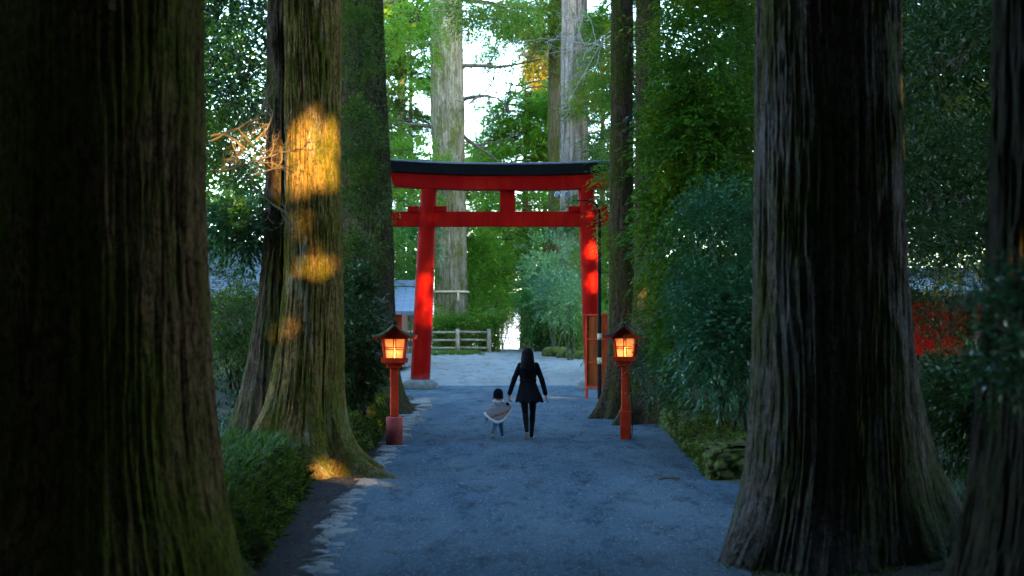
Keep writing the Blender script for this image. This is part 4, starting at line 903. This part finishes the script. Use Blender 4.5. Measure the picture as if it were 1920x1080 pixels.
# ------------------------------------------------------------------ notice board, lamp pole, fence, stone lantern, rope
x, y = gp(1119, 748); nb = empty('notice_board', (x, y+.1, 0), R(-28), 'tall orange wooden notice board seen from behind beside the right gate pillar', 'notice board')
W = .62
for s in (-1, 1):
    bm = bmesh.new(); box(bm, (s*W/2, 0, 1.2), (.055, .09, 2.4), bev=.006); ob('post', bm, M['red2'], nb)
bm = bmesh.new(); box(bm, (0, .03, 1.36), (W-.055, .02, 2.02)); ob('panel', bm, M['orange'], nb)
bm = bmesh.new(); box(bm, (0, .0, 2.385), (W+.1, .14, .05), bev=.008); ob('top_rail', bm, M['red2'], nb)
bm = bmesh.new(); box(bm, (0, 0, .34), (W-.06, .085, .06), bev=.005); ob('bottom_rail', bm, M['red2'], nb)
for z in (1.03, 1.70):
    bm = bmesh.new(); box(bm, (0, -.005, z), (W-.06, .05, .045), bev=.004); ob('batten', bm, M['red2'], nb)
bm = bmesh.new(); box(bm, (.08, -.003, 1.36), (.035, .045, 2.0)); ob('batten', bm, M['orange'], nb)
x, y = gp(1123, 748); lp = empty('lamp_pole', (x, y-.25, 0), 0, 'thin black pole with a curved arm and two small floodlights', 'lamp post')
pts = [(0, 0, -.05), (0, 0, 3), (0, 0, 5.15), (-.02, 0, 5.35), (-.09, 0, 5.5), (-.2, 0, 5.59), (-.4, 0, 5.62), (-.8, 0, 5.62), (-1.17, 0, 5.62)]
V, Q = tubes([(np.array(pts, float), [.058, .05, .04, .035, .03, .026, .024, .022, .02])], 12); link('pole', np_mesh('pole', V, Q), M['pole'], lp, True)
for xx, ax in ((-1.17, -.5), (-.93, .1)):
    bm = bmesh.new(); cyl(bm, (xx, 0, 5.64), (xx, 0, 5.72), .015); d = Vector((ax, -.7, .15)).normalized(); p = Vector((xx, 0, 5.77))
    cyl(bm, p+d*-.09, p+d*.03, .045, .085, 18); cyl(bm, p+d*.03, p+d*.06, .09, .09, 18); hd_ = ob('floodlight', bm, M['steel'], lp, True)
    bm = bmesh.new(); cyl(bm, p+d*.061, p+d*.066, .075, .075, 18); ob('lens', bm, M['copper'], hd_, False)
for z in (1.0, 1.68):
    bm = bmesh.new(); cyl(bm, (0, 0, z), (0, 0, z+.18), .064, .064, 18); ob('pale_label', bm, M['sticker'], lp, True)
# wooden fence
FY = 69.0; fz = lambda x: float(hgt(x, FY))
x0, x1 = at(735, 0, FY).x, at(917, 0, FY).x; fn = empty('wooden_fence', (x0, FY, fz(x0)), 0, 'weathered three rail wooden fence behind the gate', 'fence'); sp = at(917, 0, FY).x-at(858, 0, FY).x
k = 0
while x1-k*sp > x0-3:
    bm = bmesh.new(); xx = x1-k*sp-x0; cyl(bm, (xx, 0, -.2), (xx, 0, 1.15), .11, .095, 12); ob('post', bm, M['timber'], fn, True)
    for z in (.22, .6, .98):
        bm = bmesh.new(); cyl(bm, (xx-sp+.08, .02, z+random.Random(k).uniform(-.02, .02)), (xx-.08, .02, z), .062, .055, 10); ob('rail', bm, M['timber'], fn, True)
    k += 1
# stone lantern
sl = empty('stone_lantern', (at(1135, 0, 52).x, 52, .15), 0, 'mossy stone lantern beside the slender right trunk', 'stone lantern')
for nm, pr in (('plinth', [(.42, -.2), (.42, .2), (.3, .26), (.3, .7), (.36, .74), (.001, .75)]), ('shaft', [(.15, .75), (.13, 1.2), (.15, 1.6), (.001, 1.6)]), ('platform', [(.14, 1.6), (.28, 1.7), (.28, 1.76), (.001, 1.77)]),
               ('fire_box', [(.19, 1.77), (.19, 2.05), (.001, 2.06)]), ('cap', [(.36, 2.06), (.36, 2.1), (.2, 2.2), (.1, 2.27), (.001, 2.28)]), ('finial', [(.05, 2.28), (.1, 2.36), (.09, 2.44), (.001, 2.56)])):
    bm = bmesh.new(); lathe(bm, pr, seg=8 if nm in ('fire_box', 'cap') else 16); ob(nm, bm, M['wallmoss'] if nm in ('cap', 'finial') else M['stone'], sl)
# rope round the pale trunk
rz_ = at(0, 547, 72.2).z; tx8 = t8.location.x-.01
th = np.linspace(0, 2*np.pi, 90); pts = np.stack([tx8+.78*np.cos(th), 62+.78*np.sin(th), rz_+0*th], 1); paths = []
rp = empty('sacred_rope', (tx8, 73, rz_), 0, 'twisted straw rope tied round the pale cedar', 'rope')
for k in range(3):
    ph = th*18+k*2.094; q = np.stack([(.90+.033*np.cos(ph))*np.cos(th), (.90+.033*np.cos(ph))*np.sin(th), .028*np.sin(ph)], 1); paths.append((q, np.full(90, .042)))
V, Q = tubes(paths, 6); link('rope_ring', np_mesh('rope_ring', V, Q), M['rope'], rp, True)
bm = bmesh.new(); 
for i in range(7): cyl(bm, (.40+(i-3)*.006, -.87, 0), (.40+(i-3)*.018, -.90, -.5+abs(i-3)*.02), .016, .024, 6)
ob('tassel', bm, M['rope'], rp, True)
bm = bmesh.new(); ball(bm, (.39, -.86, .02), (.07, .06, .06), 2); ob('knot', bm, M['rope'], rp, True)

# ------------------------------------------------------------------ buildings
def roofmesh(name, w_, d_, z0, rise, parent, m, over=.6):
    bm = bmesh.new(); uvl = bm.loops.layers.uv.new('UVMap'); n = 10; W2 = w_/2+over; D2 = d_/2+over
    for s in (-1, 1):
        prev = None
        for i in range(n+1):
            f = i/n; y_ = s*D2*(1-f); z = z0+rise*(f**1.25); row = [bm.verts.new((-W2, y_, z)), bm.verts.new((W2, y_, z))]
            if prev:
                fc = bm.faces.new((prev[0], prev[1], row[1], row[0]) if s < 0 else (prev[1], prev[0], row[0], row[1]))
                for l in fc.loops: l[uvl].uv = (l.vert.co.x, abs(l.vert.co.y))
            prev = row
    bmesh.ops.recalc_face_normals(bm, faces=bm.faces); me = bpy.data.meshes.new(name); bm.to_mesh(me); bm.free(); o = link(name, me, m, parent)
    md = o.modifiers.new('thick', 'SOLIDIFY'); md.thickness = .14; md.offset = -1; return o
def hall(name, label, cx, cy, z, w_, d_, hw, rise, wallm, postm, rz=0, cat='building', winm=None):
    t = empty(name, (cx, cy, z), rz, label, cat)
    bm = bmesh.new(); box(bm, (0, 0, .2), (w_+.5, d_+.5, .5), bev=.02); ob('foundation', bm, M['stone'], t)
    bm = bmesh.new(); box(bm, (0, 0, .45+hw/2), (w_, d_, hw)); ob('wall', bm, wallm, t)
    n = max(2, int(w_/1.5))
    for i in range(n+1):
        bm = bmesh.new(); box(bm, (-w_/2+i*w_/n, -d_/2-.04, .45+hw/2), (.14, .12, hw)); ob('post', bm, postm, t)
        if i < n:
            bm = bmesh.new(); xc = -w_/2+(i+.5)*w_/n; box(bm, (xc, -d_/2-.025, .45+hw*.55), (w_/n*.62, .05, hw*.42)); wn = ob('window', bm, winm or M['darkwood'], t)
            bm = bmesh.new()
            for k in ((-2, 2) if winm else range(-2, 3)): box(bm, (xc+k*w_/n*.13, -d_/2-.06, .45+hw*.55), (.03, .03, hw*.42))
            for k in (-1, 0, 1): box(bm, (xc, -d_/2-.063, .45+hw*(.55+k*.14)), (w_/n*.62, .03, .03))
            ob('lattice', bm, postm, wn)
    bm = bmesh.new(); box(bm, (0, -d_/2-.05, .45+hw*.9), (w_+.1, .14, .16)); ob('lintel', bm, postm, t)
    rf = roofmesh('roof', w_, d_, .45+hw, rise, t, M['roof'])
    bm = bmesh.new(); box(bm, (0, 0, .45+hw+rise+.02), (w_+1.4, .36, .16), bev=.02); box(bm, (0, 0, .45+hw+rise+.14), (w_+1.5, .24, .1), bev=.02); ob('ridge', bm, M['copper'], rf)
    return t
hall('shrine_office', 'low building with a blue grey roof seen left of the left gate pillar', -7.0, 58, .55, 5.2, 4, 1.7, 1.1, M['brownwall'], M['red2'])
hall('storehouse', 'building whose pale blue roof shows between the two nearest left trunks', -9.9, 45, .6, 6.5, 5, 2.0, 1.5, M['darkwood'], M['darkwood'])
hall('red_pavilion', 'red walled pavilion glimpsed at the right through dark leaves', 11.2, 36, .75, 4.4, 3, 1.7, .45, M['red'], M['darkwood'], winm=M['red'])

# ------------------------------------------------------------------ people
def fuse(name, bm, m, parent, vox=.006, sm=4):
    o = ob(name, bm, m, parent, True); r = o.modifiers.new('fuse', 'REMESH'); r.mode = 'VOXEL'; r.voxel_size = vox; r.use_smooth_shade = True
    s = o.modifiers.new('smooth', 'SMOOTH'); s.factor = .6; s.iterations = sm; return o
def skirt(bm, rings, seg=48, th=.012, folds=9, fa=.012, ph=0, close=True):
    """rings: (z, cx, cy, rx, ry, fold amount)"""
    outs = []; ins = []
    for z, cx, cy, rx, ry, f in rings:
        o_ = []; i_ = []
        for k in range(seg):
            a = 2*math.pi*k/seg; g = 1+f*fa/.1*math.sin(folds*a+ph+z*3)+f*.05*math.sin(3*a+1)
            zz = z+(f*.02*math.sin(folds*a+ph) if f > .9 else 0)
            o_.append(bm.verts.new((cx+rx*g*math.cos(a), cy+ry*g*math.sin(a), zz))); i_.append(bm.verts.new((cx+(rx-th)*g*math.cos(a), cy+(ry-th)*g*math.sin(a), zz)))
        outs.append(o_); ins.append(i_)
    for A_, fl in ((outs, 0), (ins, 1)):
        for a, b_ in zip(A_, A_[1:]):
            for k in range(seg):
                q = (a[k], a[(k+1) % seg], b_[(k+1) % seg], b_[k]); bm.faces.new(q if not fl else tuple(reversed(q)))
    for e in (0, -1):
        for k in range(seg): bm.faces.new((outs[e][k], outs[e][(k+1) % seg], ins[e][(k+1) % seg], ins[e][k]))
def hand(bm, wr, d, side, s=1.0, curl=.5):
    """wr wrist, d direction of the fingers, side = direction of the thumb, curl 0..1"""
    wr = Vector(wr); d = Vector(d).normalized(); side = Vector(side); side = (side-d*side.dot(d)).normalized(); n = d.cross(side).normalized()
    palm = wr+d*.045*s
    capsule(bm, wr, wr+d*.02*s, .024*s, .026*s)
    for k in range(4):
        u = (k-1.5)*.018*s; b0 = wr+d*.08*s-side*u*1.0; capsule(bm, wr+d*.02*s-side*u*.6, b0, .013*s, .0105*s, 8)
        ln = (.036, .042, .039, .03)[k]*s; ang = curl*(.7+.15*k); p = b0; dd = d
        for j in range(3):
            dd = (d*math.cos(ang*(j+1)*.8)+n*math.sin(ang*(j+1)*.8)).normalized(); q = p+dd*ln*(.95, .7, .5)[j]; capsule(bm, p, q, (.0095-.0012*j)*s, (.0085-.0012*j)*s, 8); p = q
    a = wr+d*.02*s+side*.018*s; b0 = a+(d*.6+side*.6+n*.3)*.04*s; c_ = b0+(d*.9+side*.1+n*.4)*.032*s
    capsule(bm, a, b0, .013*s, .011*s, 8); capsule(bm, b0, c_, .0105*s, .008*s, 8)
WS = .98
wx, wy = (990-960)*25.4/F, 25.4
wo = empty('person', (wx, wy, 0), 0, 'long haired woman in a dark flared coat walking away hand in hand with a child', 'person')
HL, HR = Vector((-.335, .02, .80)), Vector((.315, -.04, .80))   # wrists
# body: one surface
bm = bmesh.new()
capsule(bm, (-.03, 0, .92), (.03, 0, .92), .10, .10); capsule(bm, (0, 0, .95), (0, 0, 1.16), .095, .09); capsule(bm, (-.08, 0, 1.29), (.08, 0, 1.29), .06, .06)
capsule(bm, (0, 0, 1.16), (0, 0, 1.28), .09, .085); capsule(bm, (0, 0, 1.32), (0, .01, 1.44), .055, .05)
ball(bm, (-.01, .015, 1.53), (.072, .092, .105), 3); ball(bm, (-.01, .05, 1.475), (.05, .055, .055), 2); cyl(bm, (-.01, .10, 1.53), (-.01, .122, 1.505), .012, .014, 8)
for s in (-1, 1): ball(bm, (-.01+s*.074, .01, 1.52), (.012, .022, .03), 2); ball(bm, (-.01+s*.028, .098, 1.535), (.013, .008, .008), 2)
ball(bm, (-.01, .10, 1.472), (.024, .01, .008), 2)
EL, ER = Vector((-.235, -.03, 1.10)), Vector((.245, -.06, 1.07)); SL, SR = Vector((-.138, 0, 1.325)), Vector((.145, 0, 1.325))
for S_, E_, H_ in ((SL, EL, HL), (SR, ER, HR)): capsule(bm, S_, E_, .045, .036); capsule(bm, E_, H_, .036, .024)
hand(bm, HL, (-.15, .03, -1), (0, 1, .1), .95, .85); hand(bm, HR, (.1, .15, -1), (-.1, 1, 0), .95, .45)
KL, AL = Vector((-.045, .02, .46)), Vector((-.022, -.16, .165)); KR, AR = Vector((.085, .10, .50)), Vector((.065, .10, .09))
for h_, k_, a_ in ((Vector((-.08, 0, .9)), KL, AL), (Vector((.08, 0, .9)), KR, AR)): capsule(bm, h_, k_, .08, .05); capsule(bm, k_, a_, .048, .03)
fuse('body', bm, M['skin'], wo, .005, 2)
bm = bmesh.new()
for h_, k_, a_ in ((Vector((-.085, 0, .88)), KL, AL), (Vector((.085, 0, .88)), KR, AR)):
    capsule(bm, h_, k_, .088, .056); cf = k_.lerp(a_, .35)+Vector((0, -.014, 0)); capsule(bm, k_, cf, .054, .056); capsule(bm, cf, a_-(k_-a_)*.12, .054, .034)
fuse('leggings', bm, M['legging'], wo, .008, 4)
bm = bmesh.new()
capsule(bm, (-.11, 0, 1.315), (.115, 0, 1.315), .06, .06); capsule(bm, (-.03, 0, 1.36), (.03, 0, 1.36), .07, .07); capsule(bm, (0, .0, 1.2), (0, 0, 1.31), .125, .12)
for s in (-1, 1): capsule(bm, (s*.05, 0, 1.05), (s*.075, 0, 1.28), .09, .10)
for S_, E_, H_ in ((SL, EL, HL), (SR, ER, HR)):
    capsule(bm, S_, E_, .055, .046); c1 = E_.lerp(H_, .93); capsule(bm, E_, c1, .05, .041)
capsule(bm, (0, 0, 1.36), (0, .01, 1.41), .075, .07)
skirt(bm, [(1.22, 0, 0, .15, .12, .1), (1.08, 0, 0, .142, .115, .2), (1.03, 0, 0, .142, .115, .2), (.95, .0, -.0, .165, .14, .5), (.85, .005, 0, .195, .17, .8), (.76, .01, 0, .225, .20, 1), (.675, .012, -.01, .25, .22, 1)], 64, .028, 9, .004)
fuse('coat', bm, M['coat'], wo, .0075, 3)
bm = bmesh.new()
skirt(bm, [(1.035, 0, 0, .153, .126, 0), (1.075, 0, 0, .153, .126, 0)], 40, .01); 
ob('belt', bm, M['legging'], wo, True)
bm = bmesh.new()   # hair: a cap and long locks down the back
ball(bm, (-.01, -.005, 1.545), (.092, .105, .102), 3)
rr = random.Random(3)
for i in range(34):
    a = math.pi*(1.02+.96*i/33); x = -.01+.078*math.cos(a); y_ = .0+.09*math.sin(a)
    p0 = Vector((x, y_, 1.55)); p1 = Vector((x*1.25+.005, y_*1.12-.02, 1.40)); p2 = Vector((x*1.55+.015+rr.uniform(-.01, .01), -.12-rr.uniform(0, .03)*abs(math.sin(a)), 1.26)); p3 = Vector((x*1.25+.02+rr.uniform(-.02, .02), -.14, 1.12+rr.uniform(-.06, .07)+abs(x)*.6))
    capsule(bm, p0, p1, .026, .025, 8); capsule(bm, p1, p2, .025, .021, 8); capsule(bm, p2, p3, .021, .006, 8)
fuse('hair', bm, M['hair'], wo, .006, 1)
def shoe(name, ank, heel_up, yaw, parent, s=1.0, m=None):
    """sole plane pitched by heel_up about the ball of the foot"""
    up = bmesh.new(); so_ = bmesh.new(); n = 12
    outl = [(0, -.5, .30), (.06, -.46, .36), (.14, -.4, .42), (.3, -.1, .40), (.48, .0, .42), (.65, .0, .50), (.8, .0, .52), (.92, .0, .42), (1.0, 0, .2)]
    L_ = .25*s
    for (u, _, w_) in outl:
        pass
    rot = Matrix.Rotation(yaw, 4, 'Z') @ Matrix.Rotation(-heel_up, 4, 'X')
    rings = []; rs = []
    for (u, _, w_), hh in zip(outl, (.055, .075, .082, .085, .07, .055, .045, .04, .028)):
        y_ = u*L_-.72*L_; hw_ = w_*.1*s; h_ = hh*s
        pr = [(-hw_, .018*s), (-hw_*.95, .4*h_+.01), (-hw_*.6, h_), (0, h_*1.05), (hw_*.6, h_), (hw_*.95, .4*h_+.01), (hw_, .018*s)]
        rings.append([up.verts.new(rot @ Vector((x_, y_, z_))) for x_, z_ in pr]); rs.append([so_.verts.new(rot @ Vector(q)) for q in ((-hw_*1.06, y_, 0), (hw_*1.06, y_, 0), (hw_*1.08, y_, .022*s), (-hw_*1.08, y_, .022*s))])
    for a, b_ in zip(rings, rings[1:]):
        for k in range(7): up.faces.new((a[k], b_[k], b_[(k+1) % 7], a[(k+1) % 7]))
    up.faces.new(rings[0]); up.faces.new(list(reversed(rings[-1])))
    for a, b_ in zip(rs, rs[1:]):
        for k in range(4): so_.faces.new((a[k], b_[k], b_[(k+1) % 4], a[(k+1) % 4]))
    so_.faces.new(rs[0]); so_.faces.new(list(reversed(rs[-1])))
    A_ = rot @ Vector((0, -.62*L_, .06*s)); 
    o = ob(name, up, m or M['shoe'], parent, True); o.location = Vector(ank)-A_; q = ob('sole', so_, M['sole'], o, False); 
    md = o.modifiers.new('sub', 'SUBSURF'); md.levels = 1; md.render_levels = 2
    return o
shoe('shoe', AL+Vector((0, 0, -.03)), R(62), R(4), wo); shoe('shoe', (AR.x, AR.y, .06), R(4), R(-4), wo)
# child
cx_, cy_ = (934-960)*25.4/F, 25.45
ch = empty('person', (cx_, cy_, 0), 0, 'small child in a navy beanie and patterned fleece edged poncho holding the woman\'s hand', 'person')
hold = Vector((wx, wy, 0))+HL+Vector((-.02, .0, -.10))-Vector((cx_, cy_, 0))    # where the hands meet
bm = bmesh.new()
capsule(bm, (0, 0, .42), (0, 0, .55), .085, .08); capsule(bm, (0, 0, .55), (0, 0, .6), .08, .07); capsule(bm, (0, 0, .62), (0, 0, .70), .035, .035)
ball(bm, (0, .01, .775), (.07, .078, .088), 3); ball(bm, (0, .05, .74), (.045, .04, .04), 2); ball(bm, (0, .09, .765), (.009, .01, .009), 2)
for s in (-1, 1): ball(bm, (s*.072, .005, .765), (.01, .018, .022), 2); ball(bm, (s*.026, .082, .785), (.01, .006, .007), 2)
ball(bm, (0, .083, .735), (.018, .008, .006), 2)
eR = Vector((.165, .0, .60)); hR = hold+Vector((-.012, 0, -.055)); capsule(bm, (.075, 0, .605), eR, .032, .027); capsule(bm, eR, hR, .027, .02)
eL = Vector((-.15, -.02, .48)); hL = Vector((-.20, -.03, .37)); capsule(bm, (-.08, 0, .605), eL, .032, .027); capsule(bm, eL, hL, .027, .02)
hand(bm, hR, (hold-hR), (0, 1, 0), .62, .7); hand(bm, hL, (-.2, .1, -1), (.3, 1, 0), .62, .4)
ckL, caL = Vector((-.05, .01, .24)), Vector((-.095, -.09, .11)); ckR, caR = Vector((.055, .06, .23)), Vector((.075, .06, .06))
for h_, k_, a_ in ((Vector((-.04, 0, .40)), ckL, caL), (Vector((.04, 0, .40)), ckR, caR)): capsule(bm, h_, k_, .045, .032); capsule(bm, k_, a_, .032, .022)
fuse('body', bm, M['skin'], ch, .005, 2)
bm = bmesh.new()
for h_, k_, a_ in ((Vector((-.042, 0, .40)), ckL, caL), (Vector((.042, 0, .40)), ckR, caR)): capsule(bm, h_, k_, .056, .041); capsule(bm, k_, a_+Vector((0, 0, .01)), .041, .031)
fuse('leggings', bm, M['denim'], ch, .006, 3)
bm = bmesh.new(); capsule(bm, (-.10, 0, .58), eL, .04, .036); capsule(bm, eL, eL.lerp(hL, .95), .036, .028)
capsule(bm, (.1, 0, .6), eR, .04, .034); capsule(bm, eR, eR.lerp(hR, .9), .034, .027); fuse('sleeves', bm, M['coat'], ch, .006, 2)
bm = bmesh.new()
def pz(a): return (-.10*math.cos(a))  # hem lower on the right
seg = 56; rings = [(.70, .055, 0), (.665, .075, 0), (.625, .135, .12), (.56, .18, .4), (.48, .21, .7), (.40, .218, .9), (.33, .212, 1.0), (.31, .208, 1.0)]
O_ = []; I_ = []
for z, r, f in rings:
    o_ = []; i_ = []
    for k in range(seg):
        a = 2*math.pi*k/seg; rx = r*(1+.02*f*math.sin(7*a)); lift = f*f*(.24*max(0, math.cos(a))**2+.15*max(0, -math.cos(a))**2)
        cxx = .005+(.02*math.cos(a))*f; zz = z+lift
        if z > .6: zz = z-abs(0)
        for lst, rr_ in ((o_, rx), (i_, rx-.014)): lst.append(bm.verts.new((cxx+rr_*math.cos(a)*1.03, rr_*math.sin(a)*.72, zz)))
    O_.append(o_); I_.append(i_)
for A_, fl in ((O_, 0), (I_, 1)):
    for a, b_ in zip(A_, A_[1:]):
        for k in range(seg):
            q = (a[k], a[(k+1) % seg], b_[(k+1) % seg], b_[k]); bm.faces.new(tuple(reversed(q)) if not fl else q)
for e in (0, -1):
    for k in range(seg): bm.faces.new((O_[e][k], O_[e][(k+1) % seg], I_[e][(k+1) % seg], I_[e][k]))
hem = [v.co.copy() for v in O_[-1]]; pon = ob('poncho', bm, M['poncho'], ch, True)
q = np.array([h_[:] for h_ in hem]+[hem[0][:], hem[1][:]]); V, Q = tubes([(q, .026+.004*np.sin(np.arange(len(q))*2.3))], 8); link('fleece_trim', np_mesh('fleece_trim', V, Q), M['fur'], pon, True)
bm = bmesh.new()   # hood hanging on the back
hv = [(-.085, -.085, .665), (.085, -.085, .665), (.0, -.155, .53), (0, -.135, .655)]; vs = [bm.verts.new(v) for v in hv]
bm.faces.new((vs[0], vs[2], vs[3])); bm.faces.new((vs[3], vs[2], vs[1])); bm.faces.new((vs[0], vs[3], vs[1])); bm.faces.new((vs[0], vs[1], vs[2])); hd2 = ob('hood', bm, M['poncho'], pon)
th = np.linspace(0, 2*np.pi, 40); q = np.stack([.078*np.cos(th), -.012+.078*np.sin(th), .682-.012*np.sin(th)*-1], 1); V, Q = tubes([(q, np.full(40, .024))], 8); link('collar_trim', np_mesh('collar_trim', V, Q), M['fur'], pon, True)
bm = bmesh.new()
lathe(bm, [(.070, .735), (.086, .75), (.089, .80), (.085, .84), (.068, .88), (.04, .902), (.0001, .908)], (0, 0, 0), 28); hat = ob('beanie', bm, M['coat'], ch, True)
bm = bmesh.new(); skirt(bm, [(.73, 0, 0, .092, .094, 0), (.77, 0, 0, .094, .096, 0)], 28, .012); ob('brim', bm, M['coat'], hat, True)
shoe('shoe', caL+Vector((0, 0, -.02)), R(40), R(15), ch, .6); shoe('shoe', (caR.x, caR.y, .036), R(3), R(-4), ch, .6)
